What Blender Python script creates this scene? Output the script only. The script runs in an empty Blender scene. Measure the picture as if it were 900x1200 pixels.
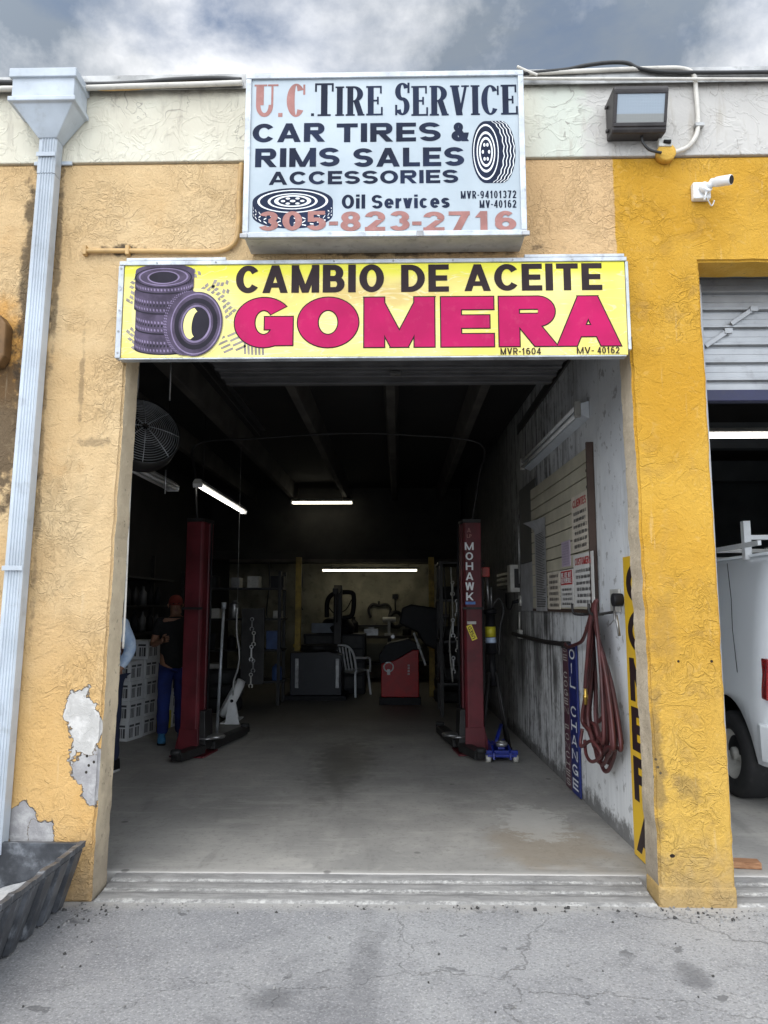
import bpy, bmesh, math, random
from mathutils import Vector, Matrix, noise
R = math.radians
random.seed(7)
S = bpy.context.scene
COL = S.collection

# ------------------------------------------------------------------ camera, world, sun, exposure
EYE = Vector((0, -4.33, 1.65))
FPX, PITCH, YAW = 865.0, R(7.17), R(1.15)
cam = bpy.data.cameras.new('camera'); cam_o = bpy.data.objects.new('camera', cam); COL.objects.link(cam_o)
cam.sensor_fit = 'HORIZONTAL'; cam.sensor_width = 36; cam.lens = 36 * FPX / 900; cam.clip_end = 3000; cam.clip_start = .05
cam_o.location = EYE; cam_o.rotation_euler = (R(90) + PITCH, 0, YAW)
S.camera = cam_o

SUN_EL, SUN_AZ = R(62), R(205)          # azimuth from +Y clockwise: high, behind the photographer's left shoulder
world = bpy.data.worlds.new('World'); S.world = world; world.use_nodes = True
wt = world.node_tree; wt.nodes.clear()
def wn(t, **k):
    n = wt.nodes.new(t)
    for a, b in k.items(): setattr(n, a, b)
    return n
w_out = wn('ShaderNodeOutputWorld')
sky = wn('ShaderNodeTexSky', sky_type='NISHITA', sun_disc=False, sun_elevation=SUN_EL, sun_rotation=SUN_AZ, altitude=5, air_density=1.2, dust_density=2.0)
bg_sky = wn('ShaderNodeBackground'); bg_sky.inputs[1].default_value = .075
bg_cl = wn('ShaderNodeBackground'); bg_cl.inputs[1].default_value = 1.0
wt.links.new(sky.outputs[0], bg_sky.inputs[0])
tc = wn('ShaderNodeTexCoord')
mp = wn('ShaderNodeMapping'); mp.inputs['Scale'].default_value = (1, 1, 2.2); mp.inputs['Location'].default_value = (2.2, .9, .3)
wt.links.new(tc.outputs['Generated'], mp.inputs[0])
n1 = wn('ShaderNodeTexNoise'); n1.inputs['Scale'].default_value = 2.6; n1.inputs['Detail'].default_value = 9; n1.inputs['Roughness'].default_value = .58; n1.inputs['Distortion'].default_value = .35
wt.links.new(mp.outputs[0], n1.inputs[0])
r1 = wn('ShaderNodeValToRGB'); r1.color_ramp.elements[0].position = .30; r1.color_ramp.elements[1].position = .52
wt.links.new(n1.outputs[0], r1.inputs[0])
n2 = wn('ShaderNodeTexNoise'); n2.inputs['Scale'].default_value = 3.2; n2.inputs['Detail'].default_value = 9; n2.inputs['Roughness'].default_value = .6
mp2 = wn('ShaderNodeMapping'); mp2.inputs['Location'].default_value = (3.1, .4, 1.7)
wt.links.new(tc.outputs['Generated'], mp2.inputs[0]); wt.links.new(mp2.outputs[0], n2.inputs[0])
r2 = wn('ShaderNodeValToRGB')
r2.color_ramp.elements[0].position = .42; r2.color_ramp.elements[0].color = (.33, .39, .47, 1)
r2.color_ramp.elements[1].position = .66; r2.color_ramp.elements[1].color = (1.45, 1.46, 1.48, 1)
wt.links.new(n2.outputs[0], r2.inputs[0])
wt.links.new(r2.outputs[0], bg_cl.inputs[0])
# clouds brightened low behind the camera to light the bays, dimmed over the roof
sp = wn('ShaderNodeSeparateXYZ'); wt.links.new(tc.outputs['Generated'], sp.inputs[0])
mr = wn('ShaderNodeMapRange'); mr.inputs[1].default_value = -.95; mr.inputs[2].default_value = .75; mr.inputs[3].default_value = 2.6; mr.inputs[4].default_value = .5
wt.links.new(sp.outputs[1], mr.inputs[0]); wt.links.new(mr.outputs[0], bg_cl.inputs[1])
mixw = wn('ShaderNodeMixShader')
wt.links.new(r1.outputs[0], mixw.inputs[0]); wt.links.new(bg_sky.outputs[0], mixw.inputs[1]); wt.links.new(bg_cl.outputs[0], mixw.inputs[2])
wt.links.new(mixw.outputs[0], w_out.inputs[0])

sun = bpy.data.lights.new('sun', 'SUN'); sun_o = bpy.data.objects.new('sun', sun); COL.objects.link(sun_o)
sun.energy = .8; sun.angle = R(40); sun.color = (1, .96, .9)
sd = Vector((math.sin(SUN_AZ) * math.cos(SUN_EL), math.cos(SUN_AZ) * math.cos(SUN_EL), math.sin(SUN_EL)))
sun_o.rotation_euler = sd.to_track_quat('Z', 'Y').to_euler()

vs = S.view_settings
vs.view_transform = 'Standard'; vs.look = 'None'; vs.gamma = 1; vs.exposure = 0.78; vs.use_curve_mapping = False
S.cycles.max_bounces = 8; S.cycles.diffuse_bounces = 4; S.cycles.use_denoising = True
S.cycles.sample_clamp_indirect = 6

# ------------------------------------------------------------------ measuring: a photograph pixel to a point on a known real plane
_f = Vector((-math.sin(YAW) * math.cos(PITCH), math.cos(YAW) * math.cos(PITCH), math.sin(PITCH)))
_r = Vector((math.cos(YAW), math.sin(YAW), 0)); _u = _r.cross(_f)
WX, WS = 1.566, 0.0242                    # inner face of the right wall: x = WX - WS*y
def at(x, y, Y=None, Z=None, X=None, rw=None):
    d = _f + _r * ((x - 450) / FPX) - _u * ((y - 600) / FPX)
    if rw is not None:
        n = Vector((1, WS, 0)); t = (WX - rw - n.dot(EYE)) / n.dot(d)
    elif Z is not None: t = (Z - EYE.z) / d.z
    elif X is not None: t = (X - EYE.x) / d.x
    else: t = (Y - EYE.y) / d.y
    return EYE + d * t
def rect(x0, y0, x1, y1, Y):
    xm, ym = (x0 + x1) / 2, (y0 + y1) / 2
    return at(x0, ym, Y=Y).x, at(x1, ym, Y=Y).x, at(xm, y1, Y=Y).z, at(xm, y0, Y=Y).z

# ------------------------------------------------------------------ materials
def _n(nt, t, **k):
    n = nt.nodes.new(t)
    for a, b in k.items():
        if a in n.inputs: n.inputs[a].default_value = b
        else: setattr(n, a, b)
    return n
class NG:
    """tiny node-graph helper"""
    def __init__(s, name):
        s.m = bpy.data.materials.new(name); s.m.use_nodes = True; s.nt = s.m.node_tree
        s.b = s.nt.nodes['Principled BSDF']; s.pos = s.nt.nodes.new('ShaderNodeNewGeometry').outputs['Position']
        s.xyz = None
    def L(s, a, b): s.nt.links.new(a, b)
    def inp(s, sock, v):
        if hasattr(v, 'links'): s.L(v, sock)
        else: sock.default_value = v
    def noise(s, scale, detail=4, rough=.55, dist=0, vec=None, out=0):
        n = _n(s.nt, 'ShaderNodeTexNoise'); n.inputs['Scale'].default_value = scale; n.inputs['Detail'].default_value = detail
        n.inputs['Roughness'].default_value = rough; n.inputs['Distortion'].default_value = dist
        s.L(vec or s.pos, n.inputs['Vector']); return n.outputs[out]
    def vor(s, scale, feature='F1', vec=None, out='Distance'):
        n = _n(s.nt, 'ShaderNodeTexVoronoi'); n.feature = feature; n.inputs['Scale'].default_value = scale
        s.L(vec or s.pos, n.inputs['Vector']); return n.outputs[out]
    def math(s, op, a, b=0.0, c=0.0, clamp=False):
        n = _n(s.nt, 'ShaderNodeMath'); n.operation = op; n.use_clamp = clamp
        s.inp(n.inputs[0], a); s.inp(n.inputs[1], b)
        if op in ('MULTIPLY_ADD', 'SMOOTH_MIN'): s.inp(n.inputs[2], c)
        return n.outputs[0]
    def ss(s, v, lo, hi):       # smoothstep, hi may be below lo
        n = _n(s.nt, 'ShaderNodeMapRange'); n.interpolation_type = 'SMOOTHSTEP'
        if lo <= hi: a, b, c, d = lo, hi, 0, 1
        else: a, b, c, d = hi, lo, 1, 0
        s.L(v, n.inputs[0]); n.inputs[1].default_value = a; n.inputs[2].default_value = b; n.inputs[3].default_value = c; n.inputs[4].default_value = d
        return n.outputs[0]
    def mix(s, f, a, b, mode='MIX'):
        n = _n(s.nt, 'ShaderNodeMix'); n.data_type = 'RGBA'; n.blend_type = mode; n.clamp_factor = True
        s.inp(n.inputs[0], f)
        for k, v in ((6, a), (7, b)):
            if isinstance(v, tuple): n.inputs[k].default_value = (*v[:3], 1)
            else: s.L(v, n.inputs[k])
        return n.outputs[2]
    def sep(s):
        if s.xyz is None:
            n = _n(s.nt, 'ShaderNodeSeparateXYZ'); s.L(s.pos, n.inputs[0]); s.xyz = n.outputs
        return s.xyz
    def scaled(s, v3):
        n = _n(s.nt, 'ShaderNodeMapping'); n.inputs['Scale'].default_value = v3; s.L(s.pos, n.inputs[0]); return n.outputs[0]
    def ell(s, c, r, wob=None, amt=.5):   # 1 inside a wobbly ellipsoid, 0 outside
        n = _n(s.nt, 'ShaderNodeMapping'); n.vector_type = 'POINT'
        n.inputs['Scale'].default_value = tuple(1 / a for a in r); n.inputs['Location'].default_value = tuple(-a / b for a, b in zip(c, r))
        s.L(s.pos, n.inputs[0])
        l = _n(s.nt, 'ShaderNodeVectorMath'); l.operation = 'LENGTH'; s.L(n.outputs[0], l.inputs[0])
        v = l.outputs['Value']
        if wob is not None: v = s.math('ADD', v, s.math('MULTIPLY', s.math('SUBTRACT', wob, .5), amt * 2))
        return v
    def bump(s, h, strength=.5, dist=.01, prev=None):
        n = _n(s.nt, 'ShaderNodeBump'); n.inputs['Strength'].default_value = strength; n.inputs['Distance'].default_value = dist
        s.L(h, n.inputs['Height'])
        if prev is not None: s.L(prev, n.inputs['Normal'])
        s.L(n.outputs[0], s.b.inputs['Normal']); return n.outputs[0]
    def done(s, col, rough=.6, metal=0.0):
        if isinstance(col, tuple): s.b.inputs['Base Color'].default_value = (*col[:3], 1)
        else: s.L(col, s.b.inputs['Base Color'])
        s.inp(s.b.inputs['Roughness'], rough); s.inp(s.b.inputs['Metallic'], metal)
        return s.m
def plain(name, col, rough=.5, metal=0.0, var=.25, dirt=.25, scale=6, dirtcol=(.05, .042, .035), bump=.15, spec=.5):
    g = NG(name); g.b.inputs['Specular IOR Level'].default_value = spec
    a = g.noise(scale, 5); b = g.noise(scale * 3.1, 6, .65)
    c = g.mix(g.ss(a, .3, .7), tuple(x * (1 - var) for x in col), tuple(min(1, x * (1 + var * .4)) for x in col))
    c = g.mix(g.math('MULTIPLY', g.ss(b, .52, .75), dirt), c, dirtcol)
    if bump: g.bump(g.noise(scale * 12, 3), bump, .004)
    return g.done(c, g.math('MULTIPLY_ADD', a, .25, rough - .12), metal)
def emit(name, col, strength):
    g = NG(name); g.b.inputs['Emission Color'].default_value = (*col, 1); g.b.inputs['Emission Strength'].default_value = strength
    return g.done((.8, .8, .8), .4)

def stucco_common(g, amp=1.0, flat=None):
    wob = g.noise(2.2, 3, out=1)
    v = _n(g.nt, 'ShaderNodeVectorMath'); v.operation = 'MULTIPLY_ADD'; g.L(wob, v.inputs[0]); v.inputs[1].default_value = (.25, .25, .25); g.L(g.pos, v.inputs[2])
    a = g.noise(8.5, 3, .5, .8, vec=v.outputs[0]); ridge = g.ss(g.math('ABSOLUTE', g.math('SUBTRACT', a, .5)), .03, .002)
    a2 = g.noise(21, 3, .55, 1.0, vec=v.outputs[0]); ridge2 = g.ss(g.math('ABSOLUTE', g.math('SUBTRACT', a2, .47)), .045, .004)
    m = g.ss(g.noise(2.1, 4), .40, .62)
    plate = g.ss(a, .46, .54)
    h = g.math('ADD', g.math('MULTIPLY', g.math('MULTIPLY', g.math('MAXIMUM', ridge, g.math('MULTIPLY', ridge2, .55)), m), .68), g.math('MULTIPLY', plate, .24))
    h = g.math('ADD', h, g.math('MULTIPLY', g.noise(58, 5, .7), 1.0))
    h = g.math('ADD', h, g.math('MULTIPLY', g.noise(3.2, 3), .9))
    if flat is not None: h = g.math('ADD', g.math('MULTIPLY', h, g.math('MULTIPLY_ADD', flat, -.75, 1.0)), g.math('MULTIPLY', flat, -.9))
    g.bump(h, .8 * amp, .015)
    return a, a2, m

# ------------------------------------------------------------------ geometry helpers
BASE = {}
def link(o): COL.objects.link(o); return o
def props(o, label=None, cat=None, group=None, kind=None):
    for k, v in (('label', label), ('category', cat), ('group', group), ('kind', kind)):
        if v: o[k] = v
    return o
def thing(name, label, cat, loc, group=None):
    o = link(bpy.data.objects.new(name, None)); o.location = loc; o.empty_display_size = .1
    BASE[o] = Vector(loc); return props(o, label, cat, group)
class Frame:
    """a flat local frame: o origin, u right, v up, n out towards the viewer"""
    def __init__(s, o, u, v, n): s.o, s.u, s.v, s.n = Vector(o), Vector(u), Vector(v), Vector(n)
    def __call__(s, a, b, c=0.0): return s.o + s.u * a + s.v * b + s.n * c
def wall_frame(Y): return Frame((0, Y, 0), (1, 0, 0), (0, 0, 1), (0, -1, 0))
_wd = Vector((-WS, 1, 0)).normalized(); _wn = Vector((-1, -WS, 0)).normalized()
def rwall_frame(off): return Frame(Vector((WX, 0, 0)) + _wn * off, -_wd, (0, 0, 1), _wn)     # a = -distance along the wall
class MB:
    def __init__(s): s.bm = bmesh.new(); s.mi = 0
    def face(s, vs, smooth=False):
        try: f = s.bm.faces.new(vs)
        except ValueError: return None
        f.material_index = s.mi; f.smooth = smooth; return f
    def V(s, p): return s.bm.verts.new(p)
    def hexa(s, p):       # 8 points: bottom loop 0-3, top loop 4-7
        v = [s.V(q) for q in p]
        for q in ((3, 2, 1, 0), (4, 5, 6, 7), (0, 1, 5, 4), (1, 2, 6, 5), (2, 3, 7, 6), (3, 0, 4, 7)): s.face([v[i] for i in q])
        return s
    def box(s, x0, x1, y0, y1, z0, z1):
        return s.hexa([(x0, y0, z0), (x1, y0, z0), (x1, y1, z0), (x0, y1, z0), (x0, y0, z1), (x1, y0, z1), (x1, y1, z1), (x0, y1, z1)])
    def fbox(s, F, a0, a1, b0, b1, c0, c1):
        return s.hexa([F(a0, b0, c1), F(a1, b0, c1), F(a1, b0, c0), F(a0, b0, c0), F(a0, b1, c1), F(a1, b1, c1), F(a1, b1, c0), F(a0, b1, c0)])
    def mbox(s, M, sx, sy, sz):
        h = [(-1, -1, -1), (1, -1, -1), (1, 1, -1), (-1, 1, -1), (-1, -1, 1), (1, -1, 1), (1, 1, 1), (-1, 1, 1)]
        return s.hexa([M @ Vector((a * sx / 2, b * sy / 2, c * sz / 2)) for a, b, c in h])
    def bar(s, p0, p1, w, h, up=(0, 0, 1)):   # a square bar between two points
        p0, p1 = Vector(p0), Vector(p1); d = (p1 - p0).normalized(); up = Vector(up)
        if abs(d.dot(up)) > .98: up = Vector((0, 1, 0))
        x = d.cross(up).normalized(); z = x.cross(d)
        q = []
        for p in (p0, p1): q.append([p + x * a * w / 2 + z * b * h / 2 for a, b in ((-1, -1), (1, -1), (1, 1), (-1, 1))])
        return s.hexa(q[0] + q[1])
    def tube(s, pts, r, n=10, cap=True, closed=False):
        pts = [Vector(p) for p in pts]; m = len(pts); rings = []; prev = None
        rad = r if isinstance(r, (list, tuple)) else [r] * m
        for i, p in enumerate(pts):
            if closed: d = pts[(i + 1) % m] - pts[i - 1]
            else: d = pts[min(i + 1, m - 1)] - pts[max(i - 1, 0)]
            d.normalize()
            if prev is None:
                a = Vector((0, 0, 1)) if abs(d.z) < .9 else Vector((1, 0, 0))
                x = d.cross(a).normalized()
            else: x = (prev - d * prev.dot(d)).normalized()
            prev = x; y = d.cross(x)
            rings.append([s.V(p + (x * math.cos(t) + y * math.sin(t)) * rad[i]) for t in [2 * math.pi * k / n for k in range(n)]])
        for i in range(m if closed else m - 1):
            a, b = rings[i], rings[(i + 1) % m]
            for k in range(n): s.face([a[k], a[(k + 1) % n], b[(k + 1) % n], b[k]], True)
        if cap and not closed: s.face(rings[0][::-1]); s.face(rings[-1])
        return s
    def cyl(s, p0, p1, r0, r1=None, n=20): return s.tube([p0, p1], [r0, r0 if r1 is None else r1], n)
    def lathe(s, prof, M, n=32, closed=False):   # prof: (r, z) pairs about M's z axis
        rings = [[s.V(M @ Vector((r * math.cos(2 * math.pi * k / n), r * math.sin(2 * math.pi * k / n), z))) for k in range(n)] for r, z in prof]
        for i in range(len(rings) - (0 if closed else 1)):
            a, b = rings[i], rings[(i + 1) % len(rings)]
            for k in range(n): s.face([a[k], a[(k + 1) % n], b[(k + 1) % n], b[k]], True)
        return s
    def prism(s, F, poly, c0, c1, cap0=True):    # polygon (a,b) in frame F from depth c0 to c1
        v0 = [s.V(F(a, b, c0)) for a, b in poly]; v1 = [s.V(F(a, b, c1)) for a, b in poly]; n = len(poly)
        f = s.face(v1)
        if cap0: s.face(v0[::-1])
        for i in range(n): s.face([v0[i], v0[(i + 1) % n], v1[(i + 1) % n], v1[i]])
        return s
    def flat(s, F, poly, c): s.face([s.V(F(a, b, c)) for a, b in poly]); return s
    def grid(s, fn, nu, nv, smooth=True):
        v = [[s.V(fn(i / nu, j / nv)) for j in range(nv + 1)] for i in range(nu + 1)]
        for i in range(nu):
            for j in range(nv): s.face([v[i][j], v[i + 1][j], v[i + 1][j + 1], v[i][j + 1]], smooth)
        return s
    def build(s, name, mats, parent=None, bevel=0, seg=2, sub=0, fix=True, smooth=False):
        if fix: bmesh.ops.recalc_face_normals(s.bm, faces=s.bm.faces)
        if bevel:
            es = [e for e in s.bm.edges if len(e.link_faces) == 2 and e.calc_face_angle(0) > .6]
            bmesh.ops.bevel(s.bm, geom=es, offset=bevel, segments=seg, affect='EDGES', clamp_overlap=True, profile=.5)
        me = bpy.data.meshes.new(name); s.bm.to_mesh(me); s.bm.free()
        o = link(bpy.data.objects.new(name, me))
        for m in (mats if isinstance(mats, (list, tuple)) else [mats]): me.materials.append(m)
        if parent is not None:
            r = parent
            while r.parent: r = r.parent
            b = BASE.get(r, Vector()); me.transform(Matrix.Translation(-b)); o.parent = parent
        if smooth:
            for p in me.polygons: p.use_smooth = True
        if sub:
            m = o.modifiers.new('sub', 'SUBSURF'); m.levels = m.render_levels = sub
        return o
def rot(o, x=0, y=0, z=0): return Matrix.Translation(Vector(o)) @ Matrix.Rotation(z, 4, 'Z') @ Matrix.Rotation(y, 4, 'Y') @ Matrix.Rotation(x, 4, 'X')
def smooth_path(pts, k=6):
    pts = [Vector(p) for p in pts]; out = []
    P = [pts[0]] + pts + [pts[-1]]
    for i in range(1, len(P) - 2):
        a, b, c, d = P[i - 1:i + 3]
        for j in range(k):
            t = j / k
            out.append(.5 * ((2 * b) + (c - a) * t + (2 * a - 5 * b + 4 * c - d) * t * t + (3 * b - a - 3 * c + d) * t ** 3))
    out.append(pts[-1]); return out
def copy_tree(o, parent=None, shift=None):
    c = o.copy(); link(c)
    if parent: c.parent = parent
    for ch in [q for q in COL.objects if q.parent == o]: copy_tree(ch, c)
    return c

# ------------------------------------------------------------------ lettering: a hand drawn block alphabet
def bowl(x0, y0, y1, w, t, h):
    ry = (y1 - y0) / 2; rx = min(ry * 1.1, w * .62)
    return [('r', x0, y1 - h, w - rx + .01, y1), ('r', x0, y0, w - rx + .01, y0 + h), ('a', w - rx, (y0 + y1) / 2, rx, ry, t, h, -90, 90)]
def glyph(c, w, t, h):
    d = t * 1.12; m = (w - d) / 2; cx = w / 2
    if c.islower():
        X = .74
        if c == 'i': return [('r', 0, 0, t, X), ('r', 0, .84, t, 1)]
        if c == 'l': return [('r', 0, 0, t, 1)]
        if c == 'r': return [('r', 0, 0, t, X), ('a', w, X - .34, w - t * .2, .34, t * .8, h, 88, 170)]
        if c == 'o': return [('a', cx, X / 2, cx, X / 2, t, h, 0, 360)]
        if c == 'c': return [('a', cx, X / 2, cx, X / 2, t, h, 45, 315)]
        if c == 'e': return [('a', cx, X / 2, cx, X / 2, t, h, 0, 318), ('r', t * .8, X / 2 - h * .5, w - .01, X / 2 + h * .4)]
        if c == 'v': return [('d', m, 0, d, 0, X), ('d', m, w - d, d, 0, X)]
        if c == 's': c = 'S'; k = X
        else: return []
        return [(p[0], p[1], p[2] * k, p[3], p[4] * k, p[5], p[6] * .9, p[7], p[8]) for p in glyph('S', w, t, h / k * .9)]
    if c == 'A': d = t * .98; m = (w - d) / 2; return [('d', 0, m, d, 0, 1), ('d', w - d, m, d, 0, 1), ('r', w * .22, .19, w * .78, .19 + h * .9)]
    if c == 'B': return [('r', 0, 0, t, 1)] + bowl(0, .5 - h / 2, 1, w * .94, t, h) + bowl(0, 0, .5 + h / 2, w, t, h)
    if c == 'C': return [('a', w * .53, .5, w * .53, .5, t, h, 36, 324)]
    if c == 'D': return [('r', 0, 0, t, 1)] + bowl(0, 0, 1, w, t, h)
    if c == 'E': return [('r', 0, 0, t, 1), ('r', 0, 0, w, h), ('r', 0, 1 - h, w, 1), ('r', 0, .5 - h / 2, w * .92, .5 + h / 2)]
    if c == 'F': return [('r', 0, 0, t, 1), ('r', 0, 1 - h, w, 1), ('r', 0, .47 - h / 2, w * .9, .47 + h / 2)]
    if c == 'G': return [('a', cx, .5, cx, .5, t, h, 40, 345), ('r', w * .52, .36, w, .36 + h), ('r', w - t, .04, w, .36 + h)]
    if c == 'H': return [('r', 0, 0, t, 1), ('r', w - t, 0, w, 1), ('r', 0, .5 - h / 2, w, .5 + h / 2)]
    if c == 'I': return [('r', 0, 0, w, 1)]
    if c == 'K': return [('r', 0, 0, t, 1), ('d', t * .5, w - d, d, .32, 1), ('d', w - d, t * .9, d, 0, .62)]
    if c == 'L': return [('r', 0, 0, t, 1), ('r', 0, 0, w, h)]
    if c == 'M': d = t * .86; m = (w - d) / 2; return [('r', 0, 0, t, 1), ('r', w - t, 0, w, 1), ('d', m, 0, d, 0, 1), ('d', m, w - d, d, 0, 1)]
    if c == 'N': return [('r', 0, 0, t, 1), ('r', w - t, 0, w, 1), ('d', w - d, 0, d, 0, 1)]
    if c in 'O0': return [('a', cx, .5, cx, .5, t, h, 0, 360)]
    if c == 'P': return [('r', 0, 0, t, 1)] + bowl(0, .4, 1, w, t, h)
    if c == 'R': return [('r', 0, 0, t, 1)] + bowl(0, .4, 1, w * .97, t, h) + [('d', w - d, w * .42 - d * .3, d, 0, .45)]
    if c in 'S': r = (1 + h) / 4; return [('a', cx, 1 - r, cx, r, t, h, 22, 270), ('a', cx, r, cx, r, t, h, -158, 90)]
    if c == 'T': return [('r', 0, 1 - h, w, 1), ('r', cx - t / 2, 0, cx + t / 2, 1)]
    if c == 'U': return [('r', 0, .4, t, 1), ('r', w - t, .4, w, 1), ('a', cx, .4, cx, .4, t, h, 180, 360)]
    if c == 'V': return [('d', m, 0, d, 0, 1), ('d', m, w - d, d, 0, 1)]
    if c == 'W': k = w * .27; return [('d', k - d * .5, 0, d * .9, 0, 1), ('d', k - d * .5, m, d * .9, 0, 1), ('d', w - k - d * .4, m, d * .9, 0, 1), ('d', w - k - d * .4, w - d * .9, d * .9, 0, 1)]
    if c == 'Y': return [('d', m, 0, d, .4, 1), ('d', m, w - d, d, .4, 1), ('r', cx - t / 2, 0, cx + t / 2, .46)]
    if c == '1': return [('r', cx - t * .3, 0, cx + t * .7, 1), ('d', w * .05, cx - t * .3, t * .9, .68, .99)]
    if c == '2': return [('a', cx, .69, cx, .31, t, h, -28, 172), ('d', 0, w - d * 1.15, d * 1.1, h * .6, .56), ('r', 0, 0, w, h)]
    if c == '3': r = (1 + h) / 4; return [('a', cx, 1 - r, cx * .95, r, t, h, -90, 160), ('a', cx, r, cx, r, t, h, -160, 90)]
    if c == '4': return [('d', 0, w * .62 - d * .2, d * .8, .25, 1), ('r', w * .56, 0, w * .56 + t, 1), ('r', 0, .2, w, .2 + h)]
    if c == '5': return [('r', w * .08, 1 - h, w * .95, 1), ('r', w * .08, .44, w * .08 + t * .85, 1), ('a', cx, .33, cx, .33, t, h, -158, 140)]
    if c == '6': return [('a', cx, .33, cx, .33, t, h, 0, 360), ('a', cx, .5, cx, .5, t, h, 48, 200)]
    if c == '7': return [('r', 0, 1 - h, w, 1), ('d', w * .18, w - d, d, 0, 1 - h * .5)]
    if c == '8': r = (1 + h) / 4; return [('a', cx, 1 - r, cx * .93, r, t, h, 0, 360), ('a', cx, r, cx, r, t, h, 0, 360)]
    if c == '9': return [('a', cx, .67, cx, .33, t, h, 0, 360), ('a', cx, .5, cx, .5, t, h, -132, 20)]
    if c == '-': return [('r', 0, .36, w, .36 + h)]
    if c == '.': return [('r', 0, 0, w, t)]
    if c == ',': return [('d', 0, w * .2, w * .8, -.12, .12)]
    if c == '/': return [('d', 0, w - t, t, 0, 1)]
    if c == '&': return [('a', w * .4, .75, w * .27, .25, t * .85, h * .85, 0, 360), ('a', w * .4, .29, w * .4, .29, t, h, 40, 345), ('d', w - d, w * .12, d, 0, .72), ('d', w * .62, w - d * .7, d * .7, .12, .46)]
    return []
NAT = dict(I=0, M=1.22, W=1.5, O=1.08, G=1.08, C=1.02, D=1.0, A=1.12, V=1.08, N=1.0, U=.98, H=1.0, R=1.0, B=.96, K=1.02, E=.86, F=.82, L=.8, S=.94, T=.92, P=.92, Y=1.05)
NAT.update({'-': .42, '.': 0, ',': 0, '&': 1.15, '1': .72, 'i': 0, 'l': 0, 'r': .5, 's': .72, 'o': .82, 'e': .8, 'c': .76, 'v': .8, ' ': .55, '/': .7})
SERIF = dict(U=.95, C=.92, T=.92, I=.46, R=.98, E=.86, S=.74, V=.98)
def serif(c, w, t, h):
    cx = w / 2; s = .055; q = t * .5
    if c == 'T': return [('r', cx - q, 0, cx + q, 1), ('r', 0, 1 - h, w, 1), ('r', 0, .74, s, 1), ('r', w - s, .74, w, 1), ('r', cx - t, 0, cx + t, s)]
    if c == 'I': return [('r', cx - q, 0, cx + q, 1), ('r', 0, 0, w, s), ('r', 0, 1 - s, w, 1)]
    if c == 'R': return [('r', .05, 0, .05 + t, 1), ('r', 0, 0, t + .1, s), ('r', 0, 1 - s, .2, 1)] + bowl(.05, .46, 1, w * .92, t, h) + [('d', w - t * 1.1, w * .40, t, 0, .5), ('r', w - t * 1.2, 0, w, s)]
    if c == 'E': return [('r', .05, 0, .05 + t, 1), ('r', 0, 0, w, h), ('r', 0, 1 - h, w - .03, 1), ('r', .05, .5 - h / 2, w * .76, .5 + h / 2), ('r', w * .76 - s, .37, w * .76, .63), ('r', w - .03 - s, .74, w - .03, 1), ('r', w - s, 0, w, .28)]
    if c == 'S': r = (1 + h * 1.7) / 4; return [('a', cx, 1 - r, cx, r, t * .85, h, 25, 180), ('a', cx, 1 - r, cx, r, t * .85, h * 1.7, 180, 270), ('a', cx, r, cx, r, t * .85, h * 1.7, 0, 90), ('a', cx, r, cx, r, t * .85, h, -155, 0), ('r', w - s * 1.1, .68, w, 1), ('r', 0, 0, s * 1.1, .32)]
    if c == 'V': d = t * 1.1; return [('d', w / 2 - d * .55, .03, d, 0, 1), ('d', w / 2 - .04, w - .14, .08, 0, 1), ('r', 0, 1 - s, t + .1, 1), ('r', w - .24, 1 - s, w, 1)]
    if c == 'U': return [('r', .05, .36, .05 + t, 1), ('r', w - .2, .36, w - .2 + h, 1), ('a', (w - .15 + h) / 2, .37, (w - .25 + h) / 2, .37, .13, .12, 180, 360), ('r', 0, 1 - s, t + .14, 1), ('r', w - .3, 1 - s, w, 1)]
    if c == 'C': return [('a', cx, .5, cx, .5, t, h, 38, 322), ('r', w - s * 1.2, .66, w - .01, .97)]
    if c == '.': return [('r', 0, 0, w, w)]
    return []
_zc = [0]
def write(mb, F, txt, x0, x1, z0, z1, c, t=.24, h=None, gap=.13, grow=0.0, font='sans', step=.00012, stack=False):
    """draw txt as flat letter shapes filling the box x0..x1, z0..z1 of frame F at depth c; grow in metres"""
    H = z1 - z0; h = t * .8 if h is None else h
    tab = SERIF if font == 'serif' else NAT; fn = serif if font == 'serif' else glyph
    if stack: items = [(txt[i], (x0 + x1) / 2, z1 - (i + .5) * (z1 - z0) / len(txt)) for i in range(len(txt))]
    fixed = {c_: (t if tab.get(c_, .9) == 0 else None) for c_ in txt}
    nat = sum(tab.get(q, .92) for q in txt if fixed[q] is None); fix = sum(t for q in txt if fixed[q] is not None)
    k = ((x1 - x0) / H - gap * (len(txt) - 1) - fix) / max(nat, .01)
    x = 0; n = 0
    for q in txt:
        w = t if fixed[q] is not None else tab.get(q, .92) * k
        if q != ' ':
            for p in fn(q, w, t, h):
                piece(mb, F, p, x0 + x * H, z0, H, c + step * (n % 9), grow); n += 1
        x += w + gap
    return mb
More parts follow.
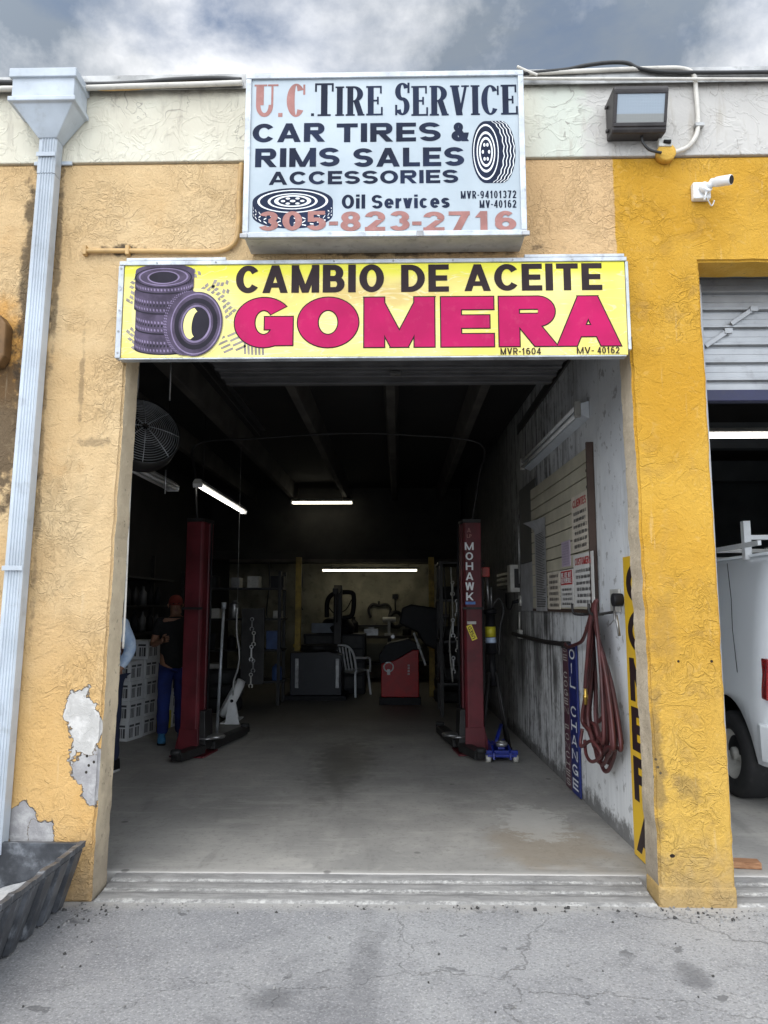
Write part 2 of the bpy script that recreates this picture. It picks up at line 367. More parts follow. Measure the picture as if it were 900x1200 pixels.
def piece(mb, F, p, X, Z, H, c, e=0.0):
    e /= H
    T = lambda a, b: (X + a * H, Z + b * H)
    if p[0] == 'r': mb.flat(F, [T(p[1] - e, p[2] - e), T(p[3] + e, p[2] - e), T(p[3] + e, p[4] + e), T(p[1] - e, p[4] + e)], c)
    elif p[0] == 'd':
        _, xb, xt, w, y0, y1 = p; sl = (xt - xb) / (y1 - y0); g = e * math.hypot(1, sl)
        xb -= sl * e; xt += sl * e; y0 -= e; y1 += e
        mb.flat(F, [T(xb - g, y0), T(xb + w + g, y0), T(xt + w + g, y1), T(xt - g, y1)], c)
    else:
        _, cx, cy, rx, ry, t, h, a0, a1 = p
        rx += e; ry += e; ix, iy = max(rx - t - 2 * e, .004), max(ry - h - 2 * e, .004)
        n = max(6, int(abs(a1 - a0) / 9)); ex = math.degrees(e / max(rx, .05)) if abs(a1 - a0) < 359 else 0
        a0 -= ex; a1 += ex
        A = [R(a0 + (a1 - a0) * i / n) for i in range(n + 1)]
        for i in range(n):
            q = []
            for a, (sx, sy) in ((A[i], (ix, iy)), (A[i], (rx, ry)), (A[i + 1], (rx, ry)), (A[i + 1], (ix, iy))): q.append(T(cx + math.cos(a) * sx, cy + math.sin(a) * sy))
            mb.flat(F, q, c)
def disc(mb, F, cx, cz, rx, rz, c, n=40, rot_=0.0, a0=0, a1=360):
    pts = []
    for i in range(n):
        a = R(a0 + (a1 - a0) * i / (n if a1 - a0 == 360 else n - 1)); x, z = math.cos(a) * rx, math.sin(a) * rz
        pts.append((cx + x * math.cos(rot_) - z * math.sin(rot_), cz + x * math.sin(rot_) + z * math.cos(rot_)))
    mb.flat(F, pts, c); return mb
def ring(mb, F, cx, cz, rx, rz, ix, iz, c, n=40, rot_=0.0, a0=0, a1=360, dx=0, dz=0):
    for i in range(n):
        q = []
        for k, o in ((i, 0), (i, 1), (i + 1, 1), (i + 1, 0)):
            a = R(a0 + (a1 - a0) * k / n); x, z = (math.cos(a) * (rx if o else ix) + (0 if o else dx), math.sin(a) * (rz if o else iz) + (0 if o else dz))
            q.append((cx + x * math.cos(rot_) - z * math.sin(rot_), cz + x * math.sin(rot_) + z * math.cos(rot_)))
        mb.flat(F, q, c)
    return mb

# ------------------------------------------------------------------ building materials
def front_mat():
    g = NG('painted_stucco'); x, y, z = g.sep()
    w1 = g.noise(3.1, 4, .6); w2 = g.noise(11, 5, .6); w3 = g.noise(1.1, 4, .55); w4 = g.noise(5.5, 6, .6)
    def pell(p0, p1):
        a, b = at(*p0, Y=0), at(*p1, Y=0)
        return g.ell(((a.x + b.x) / 2, 0, (a.z + b.z) / 2), (abs(b.x - a.x) / 2, 1, abs(a.z - b.z) / 2), w4, 1.5)
    P_G, P_W, P_L, P_L2 = pell((90, 866), (122, 936)), pell((80, 806), (121, 886)), pell((6, 945), (46, 1004)), pell((36, 958), (64, 1004))
    flat = g.math('MAXIMUM', g.math('MAXIMUM', g.ss(P_G, 1.0, .95), g.ss(P_W, 1.0, .95)), g.math('MAXIMUM', g.ss(P_L, 1.0, .95), g.ss(P_L2, 1.0, .95)))
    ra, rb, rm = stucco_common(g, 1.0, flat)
    tan = g.mix(g.ss(w3, .35, .68), (.59, .40, .20), (.69, .51, .29))
    tan = g.mix(g.math('MULTIPLY', g.ss(w1, .55, .75), .35), tan, (.52, .27, .085))
    # lower part of the left pier has been touched up in a stronger ochre
    low = g.math('MULTIPLY', g.ss(g.math('ADD', z, g.math('MULTIPLY', w1, .8)), 2.1, 1.2), g.ss(x, 0, -1))
    tan = g.mix(g.math('MULTIPLY', low, .65), tan, (.64, .37, .11))
    pale = g.math('MULTIPLY', g.ss(g.math('ADD', x, g.math('MULTIPLY', w2, .06)), 0, .1), g.ss(x, 2, 1.3))
    tan = g.mix(g.math('MULTIPLY', pale, .5), tan, (.62, .39, .20))
    yel = g.mix(g.ss(w3, .35, .65), (.54, .285, .028), (.62, .36, .055))
    yel = g.mix(g.math('MULTIPLY', g.ss(z, 2.4, .3), g.math('MULTIPLY_ADD', w1, .7, .25)), yel, (.60, .39, .10))
    edge = g.ss(g.math('ADD', x, g.math('MULTIPLY', w2, .03)), 1.352, 1.362)
    c = g.mix(edge, tan, yel)
    # orange older paint and damp stain behind the downspout
    st = g.ell((-2.45, 0, 3.2), (.28, 1, .42), w1, .8)
    c = g.mix(g.math('MULTIPLY', g.ss(st, 1.05, .5), .75), c, (.55, .25, .03))
    st2 = g.ell((-2.42, 0, 2.75), (.26, 1, .62), w2, 1.2)
    c = g.mix(g.math('MULTIPLY', g.ss(st2, 1.0, .55), .85), c, (.07, .05, .035))
    for cc, rr, a in (((-2.3, 0, 3.6), (.07, 1, 1.0), .8), ((-2.125, 0, 3.8), (.028, 1, .75), .65), ((-2.155, 0, 2.5), (.024, 1, 1.1), .45), ((-2.30, 0, 1.5), (.03, 1, .9), .5), ((-1.84, 0, 2.62), (.14, 1, .035), .4), ((-1.93, 0, 3.0), (.02, 1, .3), .4), ((-1.98, 0, 2.1), (.22, 1, .5), .10), ((-1.72, 0, 3.84), (.14, 1, .05), .9), ((-1.55, 0, 3.6), (.07, 1, .16), .6), ((.0, 0, 3.83), (.9, 1, .05), .8)):
        c = g.mix(g.math('MULTIPLY', g.ss(g.ell(cc, rr, w2, 1.3), 1.0, .4), a), c, (.05, .04, .03))
    # rubbed dirt, heavier near the ground
    base = g.ss(g.math('ADD', z, g.math('MULTIPLY', w2, .5)), .75, .2)
    c = g.mix(g.math('MULTIPLY', base, .55), c, (.26, .22, .17))
    sp = g.vor(5.5); c = g.mix(g.math('MULTIPLY', g.ss(sp, .055, .035), g.ss(g.noise(1.9, 2), .5, .56)), c, (.05, .035, .025))
    scr = g.noise(1, 4, .6, vec=g.scaled((26, 26, 2.2)))
    c = g.mix(g.math('MULTIPLY', g.ss(scr, .62, .74), .16), c, (.85, .72, .5))
    # peeled plaster: pale skim above, bare grey render below
    # darker brown in the trowel grooves, slightly paler on the high spots
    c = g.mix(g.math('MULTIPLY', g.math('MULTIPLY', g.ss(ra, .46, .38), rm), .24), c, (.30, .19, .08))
    c = g.mix(g.math('MULTIPLY', g.ss(rb, .58, .7), .07), c, (.82, .66, .40))
    c = g.mix(g.math('MULTIPLY', g.ss(g.noise(60, 4, .7), .62, .72), .28), c, (.30, .19, .08))
    c = g.mix(g.math('MULTIPLY', g.ss(g.noise(1, 5, .65, .5, vec=g.scaled((3.2, 3, .8))), .58, .74), .2), c, (.34, .22, .11))
    def patch(e, col, c):
        c = g.mix(g.ss(e, 1.07, 1.0), c, (.16, .13, .10))
        return g.mix(g.ss(e, 1.0, .95), c, col)
    for q, r0, r1 in (((764, 884), .009, .009), ((769, 890), .007, .007), ((771, 899), .009, .008), ((774, 906), .008, .008), ((766, 911), .009, .01), ((788, 1003), .016, .011), ((795, 775), .008, .008), ((834, 775), .009, .009)):
        p = at(*q, Y=0); c = g.mix(g.ss(g.ell((p.x, 0, p.z), (r0, 1, r1)), 1.05, .8), c, (.03, .02, .015))
    for cc, rr, a in (((1.46, 0, .75), (.05, 1, .55), .6), ((1.62, 0, .62), (.12, 1, .10), .45), ((1.52, 0, 1.5), (.10, 1, .3), .25)):
        c = g.mix(g.math('MULTIPLY', g.ss(g.ell(cc, rr, w2, 1.3), 1.05, .3), a), c, (.16, .12, .07))
    grey = g.mix(g.ss(w2, .4, .65), (.30, .29, .29), (.44, .43, .42))
    whi = g.mix(g.ss(w2, .4, .65), (.46, .445, .42), (.62, .60, .57))
    c = patch(P_G, grey, c)
    c = patch(P_W, whi, c)
    for q in ((102, 886), (104, 897), (101, 905), (110, 893)):
        p = at(*q, Y=0); c = g.mix(g.ss(g.ell((p.x, 0, p.z), (.008, 1, .009)), 1.05, .8), c, (.03, .025, .02))
    c = patch(P_L, grey, c); c = patch(P_L2, grey, c)
    g.b.inputs['Specular IOR Level'].default_value = .2
    return g.done(c, .9)
def jamb_mat(name, a, b):
    g = NG(name); x, y, z = g.sep()
    w = g.noise(5, 5, .6); w2 = g.noise(26, 4, .6)
    c = g.mix(g.ss(w, .35, .65), a, b)
    c = g.mix(g.math('MULTIPLY', g.ss(g.math('ADD', z, w), 1.5, .6), .6), c, (.17, .145, .12))
    c = g.mix(g.math('MULTIPLY', g.ss(w2, .62, .7), .5), c, (.1, .085, .07))
    g.bump(g.math('ADD', g.noise(38, 5, .65), w), .8, .012)
    return g.done(c, .85)
def band_mat():
    g = NG('cream_parapet_paint'); x, y, z = g.sep()
    w = g.noise(2.4, 5, .6); w2 = g.noise(9, 5, .6)
    a = g.mix(g.ss(w, .35, .7), (.58, .54, .43), (.67, .64, .52))
    b = g.mix(g.ss(w, .35, .7), (.47, .45, .42), (.55, .53, .49))
    m = g.mix(g.ss(g.math('ADD', x, g.math('MULTIPLY', w2, .3)), 1.28, 1.4), g.mix(g.ss(x, .7, 1.0), a, (.56, .58, .50)), b)
    m = g.mix(g.math('MULTIPLY', g.ss(g.noise(3, 5, .65, vec=g.scaled((4, 4, .7))), .54, .72), .55), m, (.36, .32, .26))
    m = g.mix(g.math('MULTIPLY', g.ss(g.math('ADD', z, g.math('MULTIPLY', w2, .12)), 4.9, 5.0), .7), m, (.16, .14, .12))
    cr = g.noise(3.5, 3, .5, 1.2); crk = g.math('MULTIPLY', g.ss(g.math('ABSOLUTE', g.math('SUBTRACT', cr, .5)), .012, .002), g.ss(g.noise(1.7, 2), .5, .56))
    m = g.mix(g.math('MULTIPLY', crk, .6), m, (.2, .18, .15))
    h = g.math('ADD', g.math('MULTIPLY', g.ss(g.math('ABSOLUTE', g.math('SUBTRACT', g.noise(5, 3, .5, 1.6), .5)), .05, .005), .5), g.math('MULTIPLY', g.noise(30, 5, .6), .35))
    g.bump(h, .5, .012)
    return g.done(m, .75)
def rwall_mat():
    g = NG('grimy_painted_block'); x, y, z = g.sep()
    w = g.noise(1.6, 5, .6); w2 = g.noise(7, 6, .65); drip = g.noise(1, 5, .65, vec=g.scaled((14, 14, 1.1)))
    c = g.mix(g.ss(w, .35, .65), (.68, .70, .72), (.80, .82, .83))
    c = g.mix(g.math('MULTIPLY', g.ss(y, 2.2, 5.0), .8), c, g.mix(w2, (.15, .15, .135), (.30, .30, .275)))  # daylight falloff painted in: upper wall darkens with depth
    c = g.mix(g.math('MULTIPLY', g.ss(g.noise(1, 5, .65, vec=g.scaled((5, 5, .8))), .52, .7), .45), c, (.36, .36, .34))
    lowpale = g.ss(g.math('ADD', z, g.math('MULTIPLY', w2, .1)), 1.32, 1.22)
    c = g.mix(lowpale, c, g.mix(drip, (.46, .47, .47), (.88, .89, .89)))
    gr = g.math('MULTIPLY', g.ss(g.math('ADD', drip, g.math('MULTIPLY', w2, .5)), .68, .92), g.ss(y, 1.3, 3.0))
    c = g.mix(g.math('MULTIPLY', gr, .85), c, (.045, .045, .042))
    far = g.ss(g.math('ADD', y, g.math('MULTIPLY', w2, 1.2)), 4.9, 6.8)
    c = g.mix(g.math('MULTIPLY', far, .8), c, (.045, .045, .042))  # far end painted near black where the daylight gives out
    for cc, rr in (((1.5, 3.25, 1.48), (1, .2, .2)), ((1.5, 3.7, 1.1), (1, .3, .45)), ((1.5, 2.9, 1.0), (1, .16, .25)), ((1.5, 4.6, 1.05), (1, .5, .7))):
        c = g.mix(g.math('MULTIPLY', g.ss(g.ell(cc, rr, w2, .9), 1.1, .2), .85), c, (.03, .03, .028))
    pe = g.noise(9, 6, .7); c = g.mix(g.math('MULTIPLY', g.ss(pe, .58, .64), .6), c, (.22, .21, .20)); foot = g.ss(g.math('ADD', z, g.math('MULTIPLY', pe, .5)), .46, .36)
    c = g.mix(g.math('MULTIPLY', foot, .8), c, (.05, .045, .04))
    sp = g.vor(9); c = g.mix(g.math('MULTIPLY', g.ss(sp, .07, .04), g.ss(w, .5, .55)), c, (.06, .05, .05))
    # vertical panel joints
    cell = g.math('FRACT', g.math('MULTIPLY', y, .78)); jt = g.ss(g.math('ABSOLUTE', g.math('SUBTRACT', cell, .5)), .006, .002)
    c = g.mix(g.math('MULTIPLY', jt, .8), c, (.08, .08, .08))
    h = g.math('ADD', g.noise(34, 5, .6), g.math('MULTIPLY', jt, -1.5))
    g.bump(h, .35, .008)
    return g.done(c, .7)
M = {}
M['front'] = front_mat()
M['jamb_grey'] = jamb_mat('grey_jamb_paint', (.58, .47, .32), (.70, .58, .40))
M['jamb_beige'] = jamb_mat('beige_jamb_paint', (.50, .41, .29), (.62, .52, .38))
M['jamb_yellow'] = jamb_mat('yellow_jamb_paint', (.60, .34, .04), (.66, .40, .07))
M['band'] = band_mat()
M['rwall'] = rwall_mat()
M['near_black'] = plain('near_black_paint', (.03, .029, .027), .8, var=.5, dirt=.4, scale=2)  # interior gloom put into the base colour of walls and loft
M['ceiling'] = plain('dark_concrete_ceiling', (.022, .021, .02), .85, var=.4, scale=1.5)  # ceiling shade set into its near-black base colour
M['joist'] = plain('dark_concrete_beam', (.085, .078, .068), .85, var=.45, scale=2.5)  # beam colour darkened to suit the dim interior
M['backwall'] = plain('old_cream_block', (.27, .255, .19), .8, var=.4, dirt=.6, scale=2.2)
M['bay_wall'] = plain('grey_bay_wall', (.10, .11, .12), .8, var=.3, scale=1.5)
M['flash'] = plain('weathered_metal_edge', (.42, .42, .41), .45, .5, var=.4, dirt=.5, scale=5)
M['alu'] = plain('aluminium_frame', (.50, .53, .56), .42, .4, var=.25, dirt=.45, scale=7)
M['alu_dull'] = plain('dull_painted_sheet', (.50, .49, .45), .5, .1, var=.25, dirt=.45, scale=5)
M['spout'] = plain('pale_blue_grey_enamel', (.48, .53, .58), .4, 0, var=.18, dirt=.35, scale=3, dirtcol=(.2, .2, .19))
M['white_metal'] = plain('white_enamel', (.72, .77, .82), .35, 0, var=.12, dirt=.2, scale=4)
M['white'] = plain('white_plastic', (.78, .79, .79), .4, 0, var=.08, dirt=.12)
M['black'] = plain('black_plastic', (.014, .014, .016), .5, var=.4, dirt=0, spec=.2)
M['rubber'] = plain('black_rubber', (.02, .02, .021), .7, var=.4, dirt=.2, dirtcol=(.09, .085, .08))
M['bronze'] = plain('dark_bronze_housing', (.045, .04, .04), .45, .3, var=.3, dirt=.2, dirtcol=(.12, .11, .1))
M['steel'] = plain('worn_steel', (.35, .35, .35), .35, .8, var=.4, dirt=.4)
M['dark_steel'] = plain('dark_oily_steel', (.028, .027, .027), .5, .3, var=.5, dirt=.3)
M['maroon'] = plain('maroon_enamel', (.115, .012, .018), .48, 0, var=.4, dirt=.45, scale=4, dirtcol=(.05, .02, .02))
M['tan_pipe'] = plain('tan_painted_conduit', (.55, .35, .14), .5, var=.2, dirt=.3)
M['pale_pipe'] = plain('pale_painted_conduit', (.62, .59, .53), .5, var=.15, dirt=.3)
M['cable'] = plain('black_cable', (.02, .02, .02), .5, var=.2, dirt=0)
M['navy'] = plain('navy_sign_paint', (.012, .02, .05), .45, var=.5, dirt=.08, scale=3, dirtcol=(.1, .11, .13), bump=0, spec=.12)
M['faded_red'] = plain('faded_red_paint', (.36, .175, .155), .5, var=.18, dirt=.15, scale=12, dirtcol=(.6, .5, .47), bump=0, spec=.12)
M['magenta'] = plain('magenta_vinyl', (.46, .010, .10), .45, var=.15, dirt=.18, scale=4, dirtcol=(.62, .12, .2), bump=0, spec=.12)
M['outline'] = plain('dark_vinyl_outline', (.03, .018, .02), .4, var=.2, dirt=0, bump=0, spec=.12)
M['tyre_print'] = plain('purple_grey_print', (.085, .065, .105), .4, var=.45, dirt=.3, scale=9, dirtcol=(.03, .026, .036), bump=0, spec=.12)
M['tyre_print_light'] = plain('pale_purple_print', (.24, .19, .30), .4, var=.3, dirt=.1, scale=9, bump=0, spec=.12)
M['tyre_print_dark'] = plain('dark_purple_print', (.02, .017, .026), .4, var=.3, dirt=0, bump=0, spec=.12)
M['track_print'] = plain('grey_track_print', (.30, .27, .24), .45, var=.3, dirt=.25, scale=14, dirtcol=(.7, .65, .35), bump=0, spec=.12)
M['white_print'] = plain('white_print', (.78, .80, .80), .45, var=.06, dirt=.08, bump=0)
M['yellow_print'] = plain('pale_yellow_print', (.80, .72, .25), .4, var=.1, dirt=.1, bump=0)

# ------------------------------------------------------------------ the ground, floor and threshold
def asphalt_mat():
    g = NG('old_grey_asphalt'); x, y, z = g.sep()
    w = g.noise(.9, 5, .6); w2 = g.noise(4, 6, .65); gr = g.noise(75, 4, .75); gr2 = g.vor(60)
    c = g.mix(g.ss(w, .3, .7), (.205, .205, .213), (.31, .31, .31))
    c = g.mix(g.math('MULTIPLY', g.ss(w2, .5, .72), .5), c, (.31, .305, .30))
    c = g.mix(g.math('MULTIPLY', g.ss(w2, .46, .3), .45), c, (.11, .11, .115))
    c = g.mix(g.math('MULTIPLY', g.ss(gr, .52, .62), .55), c, (.48, .475, .465)); c = g.mix(g.math('MULTIPLY', g.ss(g.noise(34, 5, .75), .44, .36), .6), c, (.12, .12, .122))
    c = g.mix(g.math('MULTIPLY', g.ss(gr2, .42, .2), .35), c, (.09, .09, .09))
    v = _n(g.nt, 'ShaderNodeVectorMath'); v.operation = 'MULTIPLY_ADD'; g.L(g.noise(2.5, 5, .65, out=1), v.inputs[0]); v.inputs[1].default_value = (.5, .5, 0); g.L(g.pos, v.inputs[2])
    e = g.vor(.75, 'DISTANCE_TO_EDGE', vec=v.outputs[0]); cm = g.ss(g.noise(.7, 2), .44, .56)
    crack = g.math('MULTIPLY', g.ss(e, .0042, .0012), cm)
    e2 = g.vor(2.6, 'DISTANCE_TO_EDGE', vec=v.outputs[0]); crack = g.math('MAXIMUM', crack, g.math('MULTIPLY', g.ss(e2, .006, .0015), g.math('MULTIPLY', g.ss(g.noise(1.1, 2), .54, .62), .7)))
    c = g.mix(g.math('MULTIPLY', crack, .38), c, (.05, .048, .045))
    sp = g.vor(4.2, vec=v.outputs[0]); oil = g.math('MULTIPLY', g.ss(sp, .15, .125), g.ss(g.noise(1.9, 2), .46, .50))
    c = g.mix(g.math('MULTIPLY', oil, .6), c, (.065, .065, .068))
    for cc, rr, a in (((-.16, -.75, 0), (.09, .85, 1), .2), ((-.4, -1.1, 0), (.5, .6, 1), .18), ((1.32, -.75, 0), (.1, .2, 1), .6), ((-.55, -1.0, 0), (.14, .12, 1), .5)):
        c = g.mix(g.math('MULTIPLY', g.ss(g.ell(cc, rr, w2, .9), 1.1, .3), a), c, (.075, .075, .08))
    # pale worn cement along the joint at the sill
    wh = g.math('MULTIPLY', g.ss(g.math('ADD', y, g.math('MULTIPLY', w2, .22)), -.02, .12), .7)
    c = g.mix(wh, c, (.40, .385, .36))
    h = g.math('ADD', g.math('ADD', g.math('MULTIPLY', gr, .6), g.math('MULTIPLY', gr2, .5)), g.math('MULTIPLY', crack, -2.2))
    h = g.math('ADD', h, g.math('MULTIPLY', w2, .8))
    g.bump(h, .55, .006)
    return g.done(c, g.math('MULTIPLY_ADD', w2, .2, .72))
def floor_mat():
    g = NG('worn_concrete_floor'); x, y, z = g.sep()
    w = g.noise(.8, 5, .6); w2 = g.noise(3.3, 6, .65); fine = g.noise(60, 4, .65)
    c = g.mix(g.ss(w, .3, .7), (.25, .243, .228), (.37, .357, .33))
    c = g.mix(g.math('MULTIPLY', g.ss(w2, .5, .7), .4), c, (.46, .44, .40))
    c = g.mix(g.math('MULTIPLY', g.ss(g.noise(1, 5, .6, .4, vec=g.scaled((5, .9, 1))), .55, .75), .35), c, (.12, .115, .105))
    c = g.mix(g.math('MULTIPLY', g.ss(g.noise(28, 5, .7), .5, .68), .4), c, (.16, .155, .145))
    c = g.mix(g.math('MULTIPLY', g.ss(g.noise(1, 6, .7, .6, vec=g.scaled((1.2, 7, 1))), .54, .66), .35), c, (.48, .46, .42))
    wet = g.ss(g.ell((-.56, 3.5, 0), (.34, 1.5, 9), g.noise(7, 6, .7), 1.6), 1.1, .35)
    c = g.mix(g.math('MULTIPLY', wet, .6), c, (.05, .047, .042))
    c = g.mix(g.math('MULTIPLY', g.ss(y, 4.0, 7.0), .7), c, (.075, .066, .05))  # fading light of the deep bay painted into the floor colour
    rust = g.ss(g.ell((1.0, .9, 0), (.5, .6, 9), w2, 1.0), 1.1, .3)
    c = g.mix(g.math('MULTIPLY', rust, .35), c, (.30, .22, .12))
    wh = g.ss(g.ell((1.0, 1.4, 0), (.28, .5, 9), g.noise(12, 6, .7), 1.4), 1.0, .6); c = g.mix(g.math('MULTIPLY', wh, .6), c, (.5, .49, .46))
    edge = g.ss(g.math('ADD', y, g.math('MULTIPLY', w2, .1)), .46, .38); c = g.mix(g.math('MULTIPLY', edge, .75), c, (.48, .46, .43))
    sp = g.vor(3.2); c = g.mix(g.math('MULTIPLY', g.ss(sp, .1, .06), g.math('MULTIPLY', g.ss(g.noise(1.1, 2), .52, .57), .6)), c, (.06, .058, .055))
    jt = g.ss(g.math('ABSOLUTE', g.math('SUBTRACT', y, g.math('MULTIPLY_ADD', x, .16, 2.3))), .012, .004); c = g.mix(g.math('MULTIPLY', jt, .3), c, (.4, .39, .37))
    g.bump(g.math('ADD', fine, g.math('MULTIPLY', w2, 1.5)), .25, .005)
    return g.done(c, g.math('MULTIPLY_ADD', g.math('MULTIPLY', wet, w2), -.35, .62))
def sill_mat():
    g = NG('chipped_cement_sill'); x, y, z = g.sep()
    w = g.noise(6, 6, .7); w2 = g.noise(40, 5, .7)
    sw = g.noise(1, 6, .7, vec=g.scaled((3, 14, 3))); yw = g.math('ADD', y, g.math('MULTIPLY', g.math('SUBTRACT', sw, .5), .05))
    c = g.mix(g.ss(sw, .35, .65), (.19, .186, .18), (.29, .283, .27))
    for a, b in ((-.02, .045), (.12, .165), (.235, .275), (.335, .38)):
        bd = g.math('MULTIPLY', g.ss(yw, a, a + .008), g.ss(yw, b, b - .02)); c = g.mix(g.math('MULTIPLY', bd, g.math('MULTIPLY', g.ss(w2, .4, .6), g.math('MULTIPLY_ADD', g.ss(w, .4, .6), .6, .15))), c, (.54, .53, .50))
    for a in (.105, .225): dk = g.ss(g.math('ABSOLUTE', g.math('SUBTRACT', yw, a)), .010, .003); c = g.mix(g.math('MULTIPLY', dk, .45), c, (.07, .068, .064))
    c = g.mix(g.math('MULTIPLY', g.ss(w, .44, .32), .55), c, (.12, .115, .11))
    g.bump(g.math('ADD', w2, w), .8, .01)
    return g.done(c, .85)
M['asphalt'], M['floor'], M['sill'] = asphalt_mat(), floor_mat(), sill_mat()
mb = MB(); N = 60
def gz(x, y):
    near = max(0, 1 - math.hypot(x, y + 1) / 7)
    return (noise.noise((x * .7, y * .7, 0)) * .012 + noise.noise((x * 3, y * 3, 4)) * .003) * near
xs = sorted(set([-900, -300, -100, -40, -15] + [-8 + .2 * i for i in range(90)] + [15, 40, 100, 300, 900]))
ys = sorted(set([-900, -300, -100, -40, -20, -12] + [-6 + .15 * i for i in range(40)] + [0.0, .12, 13, 40, 100, 300, 900]))
vg = [[mb.V((x, y, gz(x, y) if y < -.01 else (-.01 if y > .05 else 0))) for y in ys] for x in xs]
for i in range(len(xs) - 1):
    for j in range(len(ys) - 1): mb.face([vg[i][j], vg[i + 1][j], vg[i + 1][j + 1], vg[i][j + 1]], True)
props(mb.build('ground', M['asphalt']), kind='structure')
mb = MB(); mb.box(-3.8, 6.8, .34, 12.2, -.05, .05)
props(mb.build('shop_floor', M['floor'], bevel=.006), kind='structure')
# threshold: two worn cement lips stepping up to the floor
mb = MB()
def lip(y0, y1, z0, z1, x0, x1, sd):
    n = 90
    def fn(u, v):
        x = x0 + (x1 - x0) * u
        j = noise.noise((x * 1.1, sd, 0)) * .018 + noise.noise((x * 6, sd, 0)) * .012 + noise.noise((x * 22, sd, 3)) * .008
        p = [(y0 + j, -.02), (y0 + j + .004, z0), (y0 + j + .02, z0 + .008), (y1 + .02, z1)][int(round(v * 3))]
        return (x, p[0], p[1] + noise.noise((x * 9, sd + p[0] * 20, 7)) * .003)
    mb.grid(fn, n, 3)
for x0, x1 in ((-1.71, 1.42), (1.86, 5.3)):
    lip(.005, .13, .002, .018, x0, x1, 1.0); lip(.13, .25, .015, .031, x0, x1, 5.0); lip(.245, .36, .030, .046, x0, x1, 9.0)
props(mb.build('threshold', M['sill']), kind='structure')

# ------------------------------------------------------------------ the building
T = .22
bld = thing('garage_building', 'tan and yellow stucco garage building with cream parapet and open bays', 'building', (0, 0, 0))
out = [(-7, 0), (-1.728, 0), (-1.664, 3.245), (1.402, 3.245), (1.438, 0), (1.852, 0), (1.842, 3.735), (5.3, 3.735), (5.3, 0), (9, 0), (9, 4.425), (-7, 4.425)]
pts = []
for i, p in enumerate(out):
    q = out[(i + 1) % len(out)]; L = math.dist(p, q); k = max(1, int(L / .035)) if -2 < p[0] < 5.4 and p[1] < 4 and q[1] < 4 and not (p[1] == 0 and q[1] == 0) else 1
    for j in range(k):
        x, z = p[0] + (q[0] - p[0]) * j / k, p[1] + (q[1] - p[1]) * j / k
        if j: x += noise.noise((x * 4, z * 9, 1)) * .007 + noise.noise((x * 4, z * 30, 1)) * .003; z += noise.noise((x * 9, z * 4, 8)) * .006
        pts.append((x, z))
mb = MB(); F0 = wall_frame(0); mb.prism(F0, pts, -T, 0)
bmesh.ops.recalc_face_normals(mb.bm, faces=mb.bm.faces)
es = [e for e in mb.bm.edges if len(e.link_faces) == 2 and all(abs(v.co.y) < 1e-6 for v in e.verts) and any(abs(f.normal.y) < .5 for f in e.link_faces)]
bmesh.ops.bevel(mb.bm, geom=es, offset=.014, segments=3, affect='EDGES', clamp_overlap=True)
for f in mb.bm.faces:
    c = f.calc_center_median()
    if abs(f.normal.y) < .35 and abs(c.y) > .01:
        f.material_index = 1 if c.x < -1.5 else (2 if c.x < 1.6 else 3)
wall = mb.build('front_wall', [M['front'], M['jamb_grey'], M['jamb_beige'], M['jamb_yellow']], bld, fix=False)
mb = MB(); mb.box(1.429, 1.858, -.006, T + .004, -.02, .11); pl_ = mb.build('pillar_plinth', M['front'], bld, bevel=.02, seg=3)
mb = MB(); mb.box(-7, 9, -.012, T, 4.427, 4.965); mb.build('parapet', M['band'], bld, bevel=.006)
mb = MB(); mb.prism(Frame((-7, 0, 0), (0, -1, 0), (0, 0, 1), (1, 0, 0)), [(.03, 4.967), (.034, 4.90), (.040, 4.90), (.042, 5.0), (-.22, 5.0), (-.22, 4.967)], 0, 16); mb.build('roof_flashing', M['flash'], bld)
mb = MB(); mb.box(-7, 9, T + .002, 12.6, 4.5, 4.7); mb.build('roof', M['near_black'], bld)
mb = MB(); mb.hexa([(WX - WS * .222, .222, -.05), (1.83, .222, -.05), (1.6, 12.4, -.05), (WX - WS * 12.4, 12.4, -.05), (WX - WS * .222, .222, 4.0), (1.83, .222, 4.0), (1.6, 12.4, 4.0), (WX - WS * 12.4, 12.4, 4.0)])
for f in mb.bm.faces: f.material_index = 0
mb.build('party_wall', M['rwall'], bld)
mb = MB(); mb.box(-4.02, -3.8, .222, 12.4, -.05, 4.0); mb.build('left_wall', M['near_black'], bld)
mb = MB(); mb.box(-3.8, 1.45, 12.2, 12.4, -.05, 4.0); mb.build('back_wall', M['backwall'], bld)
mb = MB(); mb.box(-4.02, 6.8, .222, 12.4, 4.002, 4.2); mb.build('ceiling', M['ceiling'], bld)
mb = MB(); mb.box(6.8, 7.0, .222, 12.4, -.05, 4.0); mb.build('bay_side_wall', M['bay_wall'], bld)
mb = MB(); mb.box(1.75, 6.8, 9.0, 9.2, -.05, 4.0); mb.build('bay_back_wall', M['bay_wall'], bld)
for x in (-2.95, -2.1, -1.05, -.08, .84):
    mb = MB(); mb.prism(Frame((x, .3, 0), (1, 0, 0), (0, 0, 1), (0, -1, 0)), [(-.045, 3.74), (.045, 3.74), (.085, 4.0), (-.085, 4.0)], -11.5, 0); mb.build('ceiling_joist', M['joist'], bld, bevel=.01)
for y in (2.6, 5.2, 7.8):
    mb = MB(); mb.box(1.8, 6.8, y - .08, y + .08, 3.66, 4.0); mb.build('bay_beam', M['bay_wall'], bld)
mb = MB(); mb.box(-3.8, 1.26, 10.5, 12.2, 2.56, 2.72); mb.box(-3.8, 1.26, 10.5, 10.6, 2.722, 4.0); mb.build('storage_loft', M['near_black'], bld)
